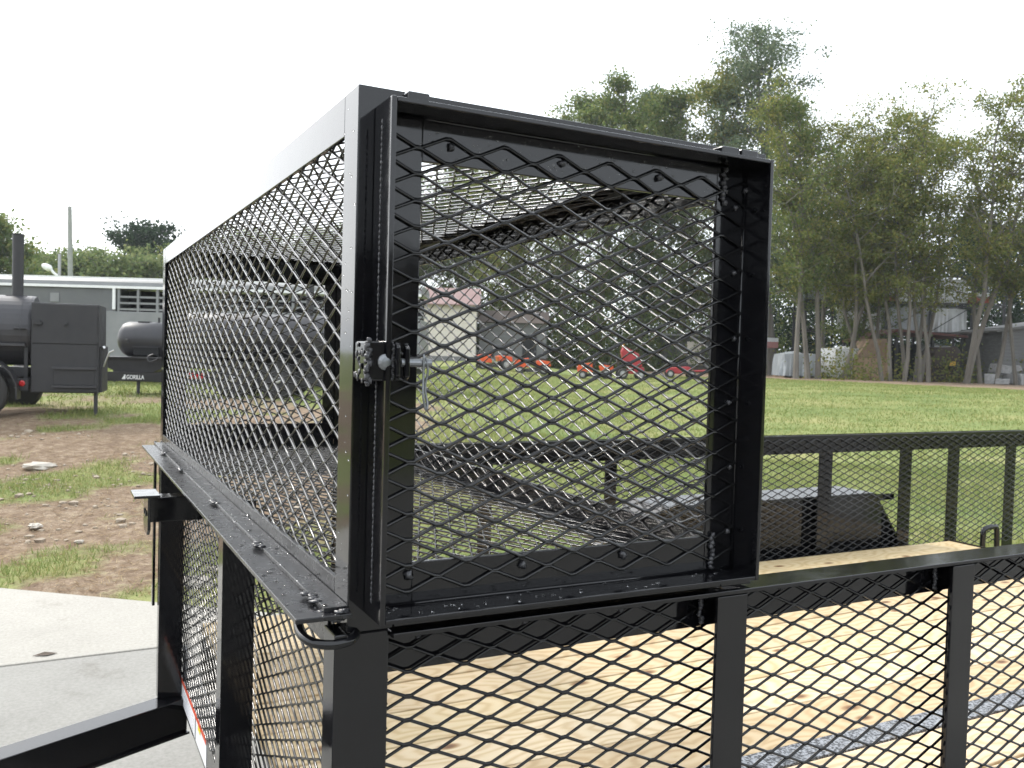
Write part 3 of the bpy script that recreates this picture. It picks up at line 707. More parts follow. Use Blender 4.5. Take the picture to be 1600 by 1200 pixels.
# -- pole and street light
PL = placed('utility_pole', -.503, 46)
tag(PL, 'tall grey wooden utility pole standing behind the livestock trailer', 'pole')
MB().tube([(0, 0, 0), (-.02, 0, 4), (-.10, 0, 8.0)], [.15, .13, .10], 10).build('pole', varied('grey_pole', (.22, .23, .22), (.30, .31, .29), 3), PL); MB().box((-.18, -.05, 5.3), (-.05, .03, 5.7)).build('meter_box', RIM, PL)
LP_ = placed('street_lamp', -.516, 34)
tag(LP_, 'white street lamp with curved arm in front of pale green trees', 'street lamp')
MB().tube([(0, 0, 0), (0, 0, 4.3)], .06, 8).build('pole', RIM, LP_); MB().tube(smooth_path([(0, 0, 3.45), (-.2, 0, 3.55), (-.36, 0, 3.75)]), .05, 6).build('arm', WHITE, LP_)
MB().lathe((-.30, 0, 3.70), (-1, 0, .45), [(0, .06), (.1, .13), (.3, .12), (.4, .05)], 12).build('lamp_head', WHITE, LP_)

# ================================================================ unseen building added behind the camera, a dark reflection for the glossy paint
WS = empty('reflection_block', (13, -23, 0)); tag(WS, 'unseen brown grey block with open bays, added for the glossy paint to reflect', 'reflection block')
SHEET = varied('brown_grey_sheet', (.06, .056, .052), (.085, .08, .075), .8, (.6, .8))
bx((-36, -10, 3.2), (38, -.2, 4.3), 'upper_wall', SHEET, WS)
for k in range(13): bx((-36 + k*6.05, -.6, -.1), (-34.6 + k*6.05, -.2, 3.199), 'pier', SHEET, WS)
bx((-36, -10, -.1), (38, -9.8, 3.199), 'back_wall', SHEET, WS)
bx((-36, -9.79, -.1), (-35.8, -.61, 3.19), 'end_wall', SHEET, WS); bx((37.8, -9.79, -.1), (38, -.61, 3.19), 'end_wall', SHEET, WS)
MB().prism([(-36.3, .3, 4.301), (-36.3, -5.1, 5.0), (-36.3, -10.4, 4.301)], (74.6, 0, 0)).build('roof', SHEET, WS)

# ================================================================ MIDDLE BACKGROUND: house, shed, garden machines
SIDING = varied('cream_siding', (.56, .51, .45), (.62, .57, .50), .6, (.6, .75))
SHINGLE = varied('pink_brown_shingle', (.22, .145, .14), (.28, .19, .18), 2, (.8, .9))
GREYSIDE = varied('weathered_grey_boards', (.12, .12, .122), (.20, .20, .20), 2, (.75, .9), vec_scale=(.3, 1, 6))
def siding(parent, x0, x1, z0, z1, yf, pitch, mtl, name):
    n = int((z1 - z0) / pitch); proto = None
    for k in range(n):
        if proto is None:
            proto = MB().prism([(x0, yf, 0), (x0, yf - .028, .002), (x0, yf - .004, pitch - .004), (x0, yf, pitch - .004)], (x1 - x0, 0, 0)).build(name, mtl, parent); q = proto
        else:
            q = proto.copy(); COL.objects.link(q); q.parent = parent
        q.location = (0, 0, z0 + k * pitch)
HS = placed('house', -.090, 60, -YAW + .03)
tag(HS, 'cream sided house with pinkish shingle roof at the back of the lawn', 'house')
bx((-7, 0, 0), (2.85, 7, 3.9), 'wall', SIDING, HS); siding(HS, -7, 2.85, .35, 3.85, -.002, .25, SIDING, 'siding_board')
bx((-7.02, -.06, -.3), (2.88, -.002, .34), 'foundation', GREYSIDE, HS)
MB().prism([(-7.3, -.45, 3.88), (-7.3, 3.5, 5.25), (-7.3, 7.45, 3.88), (-7.3, 7.45, 3.80), (-7.3, 3.5, 5.12), (-7.3, -.45, 3.80)], (10.4, 0, 0)).build('roof', SHINGLE, HS)
bx((-4.6, -.06, 1.2), (-3.4, -.031, 2.6), 'window', DARK, HS)
SH = placed('garden_shed', .0075, 63)
tag(SH, 'low grey board shed between the cream house and the trees', 'shed')
bx((-2.9, 0, 0), (1.9, 4, 2.9), 'wall', GREYSIDE, SH); siding(SH, -2.9, 1.9, .1, 2.8, -.002, .27, GREYSIDE, 'wall_board')
MB().prism([(-3.1, -.4, 2.85), (-3.1, 2, 3.8), (-3.1, 4.4, 2.85), (-3.1, 2, 3.65), (-3.1, -.2, 2.8)], (5.2, 0, 0)).build('roof', mat('brown_roof', (.09, .07, .06), .8), SH)
bx((.2, -.06, 0), (1.2, -.031, 2.0), 'door', DARK, SH)
HS2 = placed('outbuilding', .205, 66)
tag(HS2, 'dark outbuilding with pale narrow door behind the red machines', 'shed')
bx((-2.2, 0, 0), (2.6, 3.5, 2.7), 'wall', mat('dark_boards', (.06, .06, .055), .8), HS2); bx((-.5, -.05, .6), (.55, -.002, 2.3), 'door', SIDING, HS2)
bx((-2.4, -.3, 2.7), (2.8, 3.7, 2.85), 'roof', GREYSIDE, HS2)

def mower(bear, depth, rz, label, body=ORANGE, sc=1.0):
    T = placed('riding_mower', bear, depth, -YAW + rz)
    T.scale = (sc, sc, sc)
    tag(T, label, 'mower', 'riding mowers parked on the lawn')
    # front towards -X
    hd = MB().prism([(-.95, -.27, .34), (-.98, -.27, .55), (-.90, -.27, .70), (-.25, -.27, .82), (-.18, -.27, .34)], (0, .54, 0)).build('bonnet', body, T, bevel=.02)
    for yy in (-.15, .15): MB().lathe((-.955, yy, .56), (-1, 0, .1), [(0, .06), (.03, .05)], 10).build('headlight', WHITE, hd)
    MB().prism([(.18, -.40, .42), (.10, -.40, .66), (.30, -.40, .72), (.80, -.40, .66), (.84, -.40, .42)], (0, .80, 0)).build('rear_fender', body, T, bevel=.02)
    MB().box((-.2, -.38, .30), (.2, .38, .36)).build('footboard', SEATM, T)
    MB().prism([(.22, -.22, .73), (.62, -.22, .70), (.66, -.22, .80), (.24, -.22, .84)], (0, .44, 0)).prism([(.58, -.22, .80), (.66, -.22, .80), (.80, -.22, 1.18), (.72, -.22, 1.20)], (0, .44, 0)).build('seat', SEATM, T, bevel=.03)
    cl = MB().prism([(-.22, -.10, .70), (-.12, -.10, .98), (-.04, -.10, .98), (-.08, -.10, .60)], (0, .20, 0)).build('steering_column', SEATM, T)
    ring = [(-.02 + .10*math.cos(q), .19*math.sin(q), 1.03 + .13*math.cos(q)) for q in np.linspace(0, 2*math.pi, 17)]
    MB().tube(ring, .018, 6, cap=False).build('steering_wheel', SEATM, T)
    MB().lathe((-.05, 0, .12), (0, 0, 1), [(0, .50), (.02, .53), (.13, .52), (.17, .35)], 18).build('cutting_deck', SEATM, T)
    for sy in (-1, 1):
        wheel((-.68, sy*.38, .20), .20, .17, (0, 1, 0), T); wheel((.50, sy*.40, .27), .27, .24, (0, 1, 0), T)
    return T
mower(-.0205, 44, .25, 'leftmost orange riding mower, nearest the cream house')
mower(.0240, 43.5, .0, 'orange riding mower with white hood front, second from the house')
mower(.0960, 44, -.15, 'orange riding mower close beside the tall red machine')
# tall red machine
RM = placed('wood_chipper', .134, 43.5)
tag(RM, 'tall dark red machine with raised sloping chute and amber beacon', 'machine')
MB().prism([(-.35, -.35, .62), (-.50, -.35, 1.35), (-.38, -.35, 1.62), (.35, -.35, 1.25), (.55, -.35, .62)], (0, .7, 0)).build('hopper', REDP, RM, bevel=.05)
MB().prism([(-.15, -.30, .25), (-.15, -.30, .60), (.62, -.30, .60), (.70, -.30, .25)], (0, .60, 0)).build('engine_cover', REDP, RM, bevel=.04)
MB().lathe((-.42, 0, 1.60), (0, 0, 1), [(0, .08), (.16, .08), (.2, .04)], 12).build('beacon', AMBER, RM)
MB().box((-.62, -.30, .30), (-.17, .30, .42)).build('frame', SMOKE, RM)
MB().tube([(-.58, -.2, .4), (-.70, -.2, 1.25)], .035, 8).tube([(-.58, .2, .4), (-.70, .2, 1.25)], .035, 8).build('support_arm', SMOKE, RM)
for sy in (-1, 1): wheel((-.42, sy*.42, .26), .26, .18, (0, 1, 0), RM); wheel((.45, sy*.42, .22), .22, .18, (0, 1, 0), RM)
RL = placed('tow_behind_mower', .192, 44.5, -YAW - .1)
tag(RL, 'low red pull behind mower deck at the right end of the machines', 'mower')
MB().prism([(-.75, -.6, .22), (-.70, -.6, .50), (.30, -.6, .58), (.62, -.6, .35), (.66, -.6, .20)], (0, 1.2, 0)).build('deck', REDP, RL, bevel=.04)
MB().box((-.2, -.2, .585), (.3, .25, .78)).build('engine', SMOKE, RL, bevel=.03)
MB().tube([(.6, 0, .35), (1.35, 0, .40)], .05, 8).build('drawbar', REDP, RL)
for sy in (-1, 1): wheel((-.6, sy*.70, .20), .20, .14, (0, 1, 0), RL); wheel((.45, sy*.70, .20), .20, .14, (0, 1, 0), RL)

# ================================================================ LUMBER YARD on the right
TARP = varied('white_tarp', (.46, .47, .48), (.62, .63, .64), 1.2, (.35, .55), .6, .10)
TARP_G = varied('silver_tarp', (.22, .245, .265), (.35, .375, .39), 1.2, (.3, .5), .7, .10)
RUST = varied('red_brown_roof', (.10, .035, .03), (.17, .06, .05), 2, (.6, .8))
BROWN = varied('brown_board', (.17, .115, .075), (.26, .18, .12), 2, (.7, .85))
TAN = varied('tan_cardboard', (.30, .20, .13), (.38, .27, .18), 1.5, (.7, .85))
GREYROCK = varied('grey_block', (.20, .20, .20), (.34, .335, .33), 5, (.8, .9), .4, .02)
def draped(name, mtl, parent, w_, d_, h_, seed, sag=.12, base=0):
    """a sheet thrown over a stack: box-like with folds and a wavy hem"""
    me = bpy.data.meshes.new(name); bm = bmesh.new(); n = 18; rings = []
    per = []
    for k in range(n * 4):
        t = k / n; sd_, f = int(t) % 4, t - int(t)
        per.append([(-w_/2 + w_*f, -d_/2), (w_/2, -d_/2 + d_*f), (w_/2 - w_*f, d_/2), (-w_/2, d_/2 - d_*f)][sd_])
    lv = [0, .2, .45, .7, .9, 1.0]
    for i, q in enumerate(lv):
        row = []
        for k, (x, y) in enumerate(per):
            nz_ = mnoise.noise(Vector((x*1.7 + seed*7, y*1.7, q*1.2))) ; fold = mnoise.noise(Vector((k*.55, seed*3.1, q*.4)))
            out = 1 + .08*nz_ + (.15*fold*(1 - .8*q)) - .05*q
            row.append(bm.verts.new((x*out, y*out, base + h_*q + (.10*fold if i == 0 else .05*nz_))))
        rings.append(row)
    m_ = len(per)
    for i in range(len(lv) - 1):
        for k in range(m_): bm.faces.new((rings[i][k], rings[i][(k+1) % m_], rings[i+1][(k+1) % m_], rings[i+1][k]))
    prev = rings[-1]
    for q in (.66, .33):
        row = [bm.verts.new((v.co.x*q/ (1 if q == .66 else .66), v.co.y*q/(1 if q == .66 else .66), base + h_ + sag*(1 - q)*(1 + mnoise.noise(Vector((v.co.x + seed, v.co.y, 0)))))) for v in prev]
        for k in range(m_): bm.faces.new((prev[k], prev[(k+1) % m_], row[(k+1) % m_], row[k]))
        prev = row
    c = bm.verts.new((0, 0, base + h_ + sag*1.2))
    for k in range(m_): bm.faces.new((prev[k], prev[(k+1) % m_], c))
    bm.to_mesh(me); bm.free()
    return link(name, me, mtl, parent)
YD = 56.0
def bundle(bear, depth, w_, d_, h_, zb, mtl, label, seed, rz=0, sag=.15):
    T = placed('tarped_lumber_stack', bear, depth, -YAW + rz)
    T.location.z += zb
    tag(T, label, 'lumber stack', 'tarped lumber stacks in the yard')
    draped('tarp', mtl, T, w_, d_, h_, seed, sag, .12)
    for k in range(4): MB().box((-w_/2*.9 + k*w_*.3 - .05, -d_/2*.9, -.02), (-w_/2*.9 + k*w_*.3 + .06, d_/2*.9, .12)).build('bearer', BROWN, T)
    return T
bundle(.320, 55, 2.1, 2.4, 1.35, 0, TARP_G, 'silver tarped lumber stack on the ground at the left end of the yard', 1)
bundle(.372, 55, 1.9, 2.4, 1.75, 0, TARP, 'pale crumpled tarp stack on the ground between two leaning trunks', 2, .1)
bundle(.400, 58, 1.9, 2.2, 1.5, 0, TARP_G, 'grey tarp stack on the ground left of the tan crate', 3)
# two-tier steel rack carrying upper stacks
RK = placed('storage_rack', .412, 60)
tag(RK, 'dark steel storage rack carrying white tarped lumber behind the trees', 'rack')
xs = [-4.9, -2.2, .6, 3.6, 6.4, 8.6]
for x in xs:
    for y in (0, 2.4): bx((x - .07, y - .07, 0), (x + .07, y + .07, 7.1), 'rack_post', SMOKE, RK)
for zz in (3.15, 5.15, 7.0):
    for y in (-.1, 2.3): bx((-5.0, y, zz), (8.7, y + .03 + .07, zz + .14), 'rack_beam', SMOKE, RK)
    for i in range(len(xs) - 1):
        for q in range(3): bx((xs[i] + .4 + q*.9, 0.02, zz - .06), (xs[i] + .52 + q*.9, 2.29, zz - .002), 'rack_crossbar', SMOKE, RK)
for i, (x, y) in enumerate(zip(xs[:-1], xs[1:])):
    MB().tube([(x, -.12, 3.3), (y, -.12, 5.1)], .03, 6).build('rack_brace', SMOKE, RK)
def on_rack(x, zz, w_, h_, mtl, label, seed, nm='tarped_lumber_stack'):
    a = Matrix.Rotation(-YAW, 3, 'Z') @ Vector((x, 1.15, 0)); T = empty(nm, (RK.location.x + a.x, RK.location.y + a.y, RK.location.z + zz), -YAW)
    tag(T, label, 'lumber stack', 'tarped lumber stacks in the yard')
    draped('tarp', mtl, T, w_, 2.1, h_, seed, .35 if h_ > 1.3 else .12, .0); return T
on_rack(-3.7, 5.3, 2.3, 1.25, TARP_G, 'domed grey tarp stack on the top shelf at the left end of the rack', 4)
on_rack(-.9, 5.3, 2.2, 1.5, TARP, 'white tarp stack on the top shelf, second from the left', 5)
on_rack(4.9, 5.3, 2.4, 1.6, TARP, 'tall white tarp stack on the top shelf above the red brown roof', 6)
on_rack(2.0, 5.3, 2.4, 1.0, TARP, 'low white tarp stack in the middle of the top shelf', 7)
on_rack(-.8, 3.3, 2.3, 1.6, TARP, 'white tarp stack on the middle shelf above the brown crate', 8)
on_rack(2.1, 3.3, 2.4, 1.65, TARP_G, 'grey tarp stack in the middle of the middle shelf', 9)
on_rack(5.0, 3.3, 2.4, 1.6, TARP, 'white tarp stack at the right of the middle shelf', 10)
def lumber(bear, depth, zb, label, mtl2):
    T = placed('lumber_bundle', bear, depth); T.location.z += zb
    tag(T, label, 'lumber', 'lumber bundles with painted ends'); pr = None
    for r_ in range(5):
        for c_ in range(5):
            mt_ = TARP if r_ > 2 else mtl2; pr = pr or {}
            if mt_.name not in pr: pr[mt_.name] = q = MB().box((0, 0, 0), (.16, 2.4, .13)).build('board', mt_, T)
            else: q = pr[mt_.name].copy(); COL.objects.link(q); q.parent = T
            q.location = (-.42 + c_*.168, random.uniform(-.03, .03), r_*.137)
    return T
lumber(.294, 60, 1.9, 'red ended lumber bundle beside the silver tarp at the far left', mat('faded_red_ends', (.32, .15, .14), .7))
lumber(.428, 59.5, 5.3, 'red and white ended bundle on the top shelf above the crate', mat('dull_red_ends', (.26, .045, .04), .7))
lumber(.531, 59.2, 5.3, 'red ended lumber bundle at the right end of the top shelf', mat('dull_red_wrap', (.26, .045, .04), .7))
# long low roof over an open bay
OS = placed('open_shed', .452, 56.5)
tag(OS, 'open shed with low red brown sheet roof between the tree trunks', 'shed')
MB().prism([(-3.2, -.6, 2.55), (-1.2, -.6, 3.25), (3.3, -.6, 2.95), (3.3, -.6, 2.80), (-1.2, -.6, 3.10), (-3.2, -.6, 2.40)], (0, 4, 0)).build('roof', RUST, OS)
for x in (-3.0, -1.1, 1.2, 3.1): bx((x - .08, -.4, 0), (x + .08, -.24, 2.5 if x < -2 else 2.78), 'post', SMOKE, OS)
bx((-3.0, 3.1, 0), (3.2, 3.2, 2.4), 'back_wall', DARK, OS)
CR = placed('crate', .412, 53.5)
tag(CR, 'tan box crate with brown sloping cover standing left of the open shed', 'crate')
bx((-1.25, 0, 0), (.75, 1.6, 1.35), 'box', TAN, CR, .02)
MB().prism([(-1.2, -.05, 1.36), (-.45, -.05, 2.5), (.6, -.05, 2.55), (.85, -.05, 1.36)], (0, 1.7, 0)).build('cover', BROWN, CR, bevel=.015)
bx((-.3, -.01, .08), (-.22, -.002, 1.3), 'seam', BROWN, CR)
BC = placed('container', .493, 54.5)
tag(BC, 'dark brown steel container with rounded top under the open shed', 'container')
MB().prism([(-.8, 0, 0), (-.8, 0, 1.8), (-.5, 0, 2.15), (.6, 0, 2.2), (.85, 0, 1.9), (.85, 0, 0)], (0, 1.9, 0)).build('body', mat('dark_brown_steel', (.045, .028, .02), .6), BC, bevel=.03)
bx((-1.9, .1, 0), (-.84, .18, 1.55), 'side_board', mat('brown_plank', (.075, .05, .035), .8), BC)
bx((.1, -.25, 1.0), (.42, -.002, 1.28), 'yellow_tub', mat('yellow_plastic', (.62, .36, .03), .4), BC); bx((-.3, -.5, .93), (.75, -.002, .995), 'shelf', SMOKE, BC)
bundle(.478, 57.3, 1.6, 1.4, .9, 1.25, TARP, 'white bag of material hanging inside the open shed', 11)
BN = placed('barn', .590, 53.5)
tag(BN, 'weathered grey board barn with sloping roof at the right edge', 'barn')
bx((-1.9, .05, 0), (5.5, 5, 3.4), 'wall', GREYSIDE, BN); siding(BN, -1.9, 5.5, .05, 3.35, .047, .22, GREYSIDE, 'wall_board')
MB().prism([(-2.4, -.3, 3.25), (5.6, -.3, 4.6), (5.6, -.3, 4.45), (-2.4, -.3, 3.1)], (0, 5.6, 0)).build('roof', GREYSIDE, BN)
jl = ['upper grey block of the rubble pile by the barn', 'lower left grey block of the rubble pile by the barn', 'broad grey block lying at the foot of the barn wall', 'tilted grey slab leaning on the rubble by the barn', 'small pale block in front of the rubble pile']
for i, (b_, d_, w_, h_, zz) in enumerate([(.553, 51.5, 1.0, .55, .62), (.545, 51.3, .9, .6, 0), (.572, 51.2, 1.3, .65, 0), (.566, 51.6, 1.1, .35, .70), (.556, 50.6, .5, .35, 0)]):
    p = at(b_, d_); o = MB().prism([(-w_/2, -.35, 0), (w_/2, -.3, .02), (w_/2*.9, -.28, h_*.9), (-w_/2*.8, -.3, h_)], (0, .7, 0)).build('stone_block', GREYROCK, None, bevel=.04)
    o.location = (p.x, p.y, p.z + zz); o.rotation_euler = (0, R([4, 0, -3, 14, 0][i]), -YAW + i); tag(o, jl[i], 'block', 'blocks of the rubble pile')

# ================================================================ TREES
def tree(name, base, height, spread, leafm, label, group, seed, crown0=.3, nleaf=7000, leaf=.24, trunks=1, lean=0, trunk_r=.2, clump=.55, sparse=1.0, shape='oval', limbs=15):
    """tapered trunk(s), limbs and twigs as one mesh; leaf-sized faces gathered in clumps round the twigs"""
    rg = np.random.default_rng(seed); rd = random.Random(seed)
    T = empty(name, base); tag(T, label, 'tree', group)
    tb = MB(); tips = []
    for k in range(trunks):
        a = rd.uniform(0, 6.28); ln = lean + (rd.uniform(.08, .26) if trunks > 1 else rd.uniform(0, .07))
        hh = height * (1 if k == 0 else rd.uniform(.80, .98)); p = Vector((math.cos(a), math.sin(a), 0)) * (.45 * (k > 0) + .15*(trunks > 1)); path = [p.copy() - Vector((0, 0, .2))]
        d = Vector((math.cos(a)*ln, math.sin(a)*ln, 1)); nseg = 9
        for i in range(nseg):
            jt = .16 if trunks > 1 else .07; d += Vector((rd.uniform(-jt, jt), rd.uniform(-jt, jt), 0)); d.x *= .86; d.y *= .86
            p = p + d * (hh / nseg) ; path.append(p.copy())
        rr = trunk_r / (trunks ** .35)
        tb.tube(path, [rr * (1.25 if i == 0 else 1) * (1 - i / (nseg + .6)) ** .8 + .012 for i in range(nseg + 1)], 7, cap=False)
        nl = max(5, int(limbs / trunks))
        for q in range(nl):
            t = crown0 + (1 - crown0) * ((q + rd.random()) / nl) ; fi = t * nseg; i = min(int(fi), nseg - 1); o = path[i].lerp(path[i+1], fi - i)
            u = (t - crown0) / (1 - crown0)
            env = {'oval': math.sin(math.pi * min(.97, .22 + .72*u)) ** .8, 'tall': (1 - u*.72) * (.45 + .55*min(1, u*4)), 'crown': .42 + .58 * math.sin(math.pi * min(1, .12 + .80*u)), 'vase': .35 + .65*math.sin(math.pi*min(1, .15 + .75*u))}[shape]
            ln2 = spread * env * rd.uniform(.65, 1.1); az = rd.uniform(0, 6.28) + q * 2.4
            dd = Vector((math.cos(az), math.sin(az), rd.uniform(.15, .75) + .3*u)).normalized(); pts = [o]; pp = o
            for j in range(4):
                dd = (dd + Vector((rd.uniform(-.3, .3), rd.uniform(-.3, .3), rd.uniform(-.12, .22)))).normalized(); pp = pp + dd * ln2 / 4; pts.append(pp)
            lr = rr * .42 * (1 - t*.75) + .015
            tb.tube(pts, [lr * (1 - j/4.6) + .006 for j in range(5)], 5, cap=False)
            for j in range(1, 5):
                tips.append((pts[j], .55 + .12*j))
                for _ in range(2):
                    e = pts[j] + Vector((rd.gauss(0, 1), rd.gauss(0, 1), rd.gauss(.15, .7))) * ln2 * .22
                    tb.tube([pts[j], (pts[j] + e)/2 + Vector((0, 0, .05)), e], [.022, .014, .006], 3, cap=False); tips.append((e, 1.0))
        tips.append((path[-1], 1)); tips.append((path[-2], .8))
    tb.build('trunk', BARK, T)
    C = np.array([tuple(p) for p, _ in tips]); wt = np.array([q for _, q in tips]) * rg.uniform(.15, 1.6, len(tips)) ** 1.3
    wt[rg.random(len(wt)) < (1 - sparse)] = 0; wt /= wt.sum()
    n = nleaf; ci = rg.choice(len(C), n, p=wt); cl = clump * rg.uniform(.55, 1.35, len(C))
    P = C[ci] + rg.normal(0, 1, (n, 3)) * cl[ci][:, None] * np.array([1, 1, .62])
    P[:, 2] = np.maximum(P[:, 2], .25)
    a1 = rg.normal(0, 1, (n, 3)); a1 /= np.linalg.norm(a1, axis=1)[:, None]
    a2 = rg.normal(0, 1, (n, 3)); a2 -= a1 * (a1 * a2).sum(1)[:, None]; a2 /= np.linalg.norm(a2, axis=1)[:, None]
    s_ = leaf * rg.uniform(.5, 1.35, n)[:, None]
    V = np.stack([P - a1*s_*.5, P + a2*s_*.30, P + a1*s_*.5, P - a2*s_*.30], 1).reshape(-1, 3)
    me = raw_mesh('foliage', V, np.arange(4*n).reshape(-1, 4)); link('foliage', me, leafm, T)
    return T
def tpos(bear, depth): p = at(bear, depth); return (p.x, p.y, p.z)
G1 = 'slender trees along the lumber yard'
PALE = [  # bear, depth, height, spread, trunks, leaf material, label
    (.322, 51, 15.5, 3.0, 1, LEAF_GREEN, 'slim leaning tree just right of the cage, green low branches', .20, 0.10),
    (.348, 52, 16.0, 3.3, 2, LEAF_OLIVE, 'forked double trunk tree between the first two tarp stacks', .26, .02),
    (.352, 59, 17.5, 3.6, 2, LEAF_GREEN, 'greener tall tree behind the forked tree at the left of the yard', .26, 0),
    (.388, 58, 17.0, 3.6, 2, LEAF_OLIVE, 'yellow green tree filling the gap above the short dark green one', .24, 0),
    (.372, 53, 15.0, 3.2, 2, LEAF_OLIVE, 'airy forked tree left of the tan crate, behind the young dark green one', .22, 0),
    (.408, 54, 14.2, 3.2, 2, LEAF_OLIVE, 'pale two stemmed tree right behind the tan crate', .20, 0),
    (.392, 56, 9.0, 2.6, 1, LEAF_GREEN, 'short dark green young tree in front of the grey tarp stack', .10, 0),
    (.432, 51, 14.5, 3.6, 3, LEAF_OLIVE, 'three stemmed pale tree directly right of the tan crate', .22, 0),
    (.458, 52, 16.0, 3.4, 3, LEAF_OLIVE, 'tall clump of pale stems before the open shed', .22, 0),
    (.476, 50.5, 14.0, 3.2, 2, LEAF_OLIVE, 'two stemmed tree with crossing trunks beside the brown container', .19, 0.03),
    (.512, 50.5, 16.2, 3.6, 2, LEAF_OLIVE, 'broad tree with vine green trunks between container and barn', .26, 0),
    (.545, 51, 16.0, 3.4, 2, LEAF_OLIVE, 'tall olive tree in front of the rubble pile', .20, 0),
    (.575, 50.5, 14.5, 3.4, 3, LEAF_OLIVE, 'many stemmed tree before the barn at the right edge', .20, 0),
    (.615, 52, 14.0, 3.6, 2, LEAF_OLIVE, 'spreading tree beyond the barn corner, cut by the right edge', .22, 0)]
for i, (b_, d_, h_, sp, tr, lm, lab, tr_r, ln) in enumerate(PALE):
    tree('slender_tree', tpos(b_, d_), h_, sp, lm, lab, G1, 100 + i, crown0=.16 if h_ < 10 else (.26 if lm is LEAF_GREEN else .31), nleaf=13500 if h_ > 10 else 9500, leaf=.165, trunks=tr, lean=ln, trunk_r=tr_r*.72, clump=.40, sparse=.72, shape='vase', limbs=30)
G2 = 'broad trees behind the cage and lawn'
BROAD = [
    (-.130, 74, 14.0, 4.6, LEAF_GREEN, 'rounded green tree behind the cream house on its left', 'oval'),
    (-.060, 76, 16.0, 4.8, LEAF_GREEN, 'tall green tree rising above the pinkish house roof', 'oval'),
    (.000, 70, 18.0, 4.8, LEAF_OLIVE, 'olive tree behind the grey garden shed', 'oval'),
    (.052, 71, 21.0, 4.8, LEAF_GREEN, 'green tree behind the orange mowers', 'oval'),
    (.095, 70, 21.8, 5.0, LEAF_GREEN, 'tall green tree whose top shows above the cage on the left', 'oval'),
    (.145, 72, 22.0, 5.0, LEAF_BLUE, 'blue green tree behind the tall red machine', 'oval'),
    (.190, 69, 21.6, 4.8, LEAF_GREEN, 'green tree behind the dark outbuilding', 'oval'),
    (.232, 68, 22.5, 4.8, LEAF_OLIVE, 'olive tree left of the tallest tree', 'oval'),
    (.296, 64, 24.2, 5.2, LEAF_BLUE, 'tallest blue green tree with ragged top rising over the cage corner', 'crown')]
for i, (b_, d_, h_, sp, lm, lab, shp) in enumerate(BROAD):
    tree('broadleaf_tree', tpos(b_, d_), h_, sp, lm, lab, G2, 200 + i, crown0=.16 if shp == 'oval' else .22, nleaf=26000 if shp == 'oval' else 32000, leaf=.235 if shp == 'oval' else .215, trunk_r=.34, clump=.56 if shp == 'oval' else .58, sparse=.80, shape=shp, limbs=26 if shp == 'oval' else 40)
G3 = 'trees filling in behind the lumber yard'
for i, (b_, d_, h_, lab) in enumerate([(.345, 78, 12.5, 'dark green tree behind the domed tarp stack'), (.425, 76, 12, 'dark bushy tree in the gap above the white tarps'), (.49, 78, 13, 'dark tree behind the red brown roof'), (.555, 76, 12.5, 'dark tree behind the barn roof'), (.62, 78, 13.5, 'dark tree beyond the barn at the far right')]):
    tree('background_tree', tpos(b_, d_), h_, 4.5, LEAF_DARK if i != 0 else LEAF_GREEN, lab, G3, 300 + i, crown0=.12, nleaf=9000, leaf=.32, trunk_r=.3, clump=.9, limbs=20)
G4 = 'trees beyond the livestock trailer'
for i, (b_, d_, h_, sp, lm, lab) in enumerate([
    (-.605, 52, 7.6, 2.8, LEAF_GREEN, 'green tree top at the far left edge above the smoker'),
    (-.545, 66, 6.6, 3.8, LEAF_PALE, 'hazy pale tree behind the chimney and utility pole'),
    (-.495, 62, 6.2, 4.2, LEAF_PALE, 'wide pale green tree behind the street lamp'),
    (-.448, 60, 6.0, 4.0, LEAF_PALE, 'pale yellow green tree above the slatted openings'),
    (-.408, 72, 10.0, 4.6, LEAF_DARK, 'large dark oak rising behind the far cage corner'),
    (-.345, 70, 8.6, 4.6, LEAF_GREEN, 'green tree seen through the left part of the cage top'),
    (-.285, 70, 9, 4.6, LEAF_GREEN, 'green tree seen through the middle of the cage top'),
    (-.215, 72, 9.5, 4.6, LEAF_PALE, 'pale tree seen past the cage corner post')]):
    tree('far_tree', tpos(b_, d_), h_, sp, lm, lab, G4, 400 + i, crown0=.10, nleaf=17000, leaf=.27, trunk_r=.3, clump=.48, limbs=26, shape='oval')
# low scrub at the foot of the tree line, too tangled to count
def scrub(bears, depth, n, hgt, leafm, name='undergrowth', leaf=.26):
    c = [at(b_, depth + rng.uniform(-1.5, 1.5)) for b_ in bears]
    ci = rng.integers(0, len(c), n); C = np.array([tuple(p) for p in c])[ci]
    P = C + np.abs(rng.normal(0, 1, (n, 3))) * np.array([0, 0, hgt]) + rng.normal(0, 1, (n, 3)) * np.array([1.0, .8, .15]); P[:, 2] = np.maximum(P[:, 2], C[:, 2] + .05)
    a1 = rng.normal(0, 1, (n, 3)); a1 /= np.linalg.norm(a1, axis=1)[:, None]; a2 = rng.normal(0, 1, (n, 3)); a2 -= a1*(a1*a2).sum(1)[:, None]; a2 /= np.linalg.norm(a2, axis=1)[:, None]
    s_ = leaf * rng.uniform(.5, 1.3, n)[:, None]
    V = np.stack([P - a1*s_*.5, P + a2*s_*.3, P + a1*s_*.5, P - a2*s_*.3], 1).reshape(-1, 3)
    tag(link(name, raw_mesh(name, V, np.arange(4*n).reshape(-1, 4)), leafm), 'low green undergrowth along the foot of the distant tree line', 'undergrowth', kind='stuff')
scrub(np.linspace(-.04, .30, 46), 67, 22000, 2.4, LEAF_GREEN)
scrub(np.linspace(.27, .66, 60), 74, 26000, 4.6, LEAF_DARK, leaf=.34)
scrub(np.linspace(-.06, .30, 60), 79, 26000, 4.8, LEAF_DARK, leaf=.34)
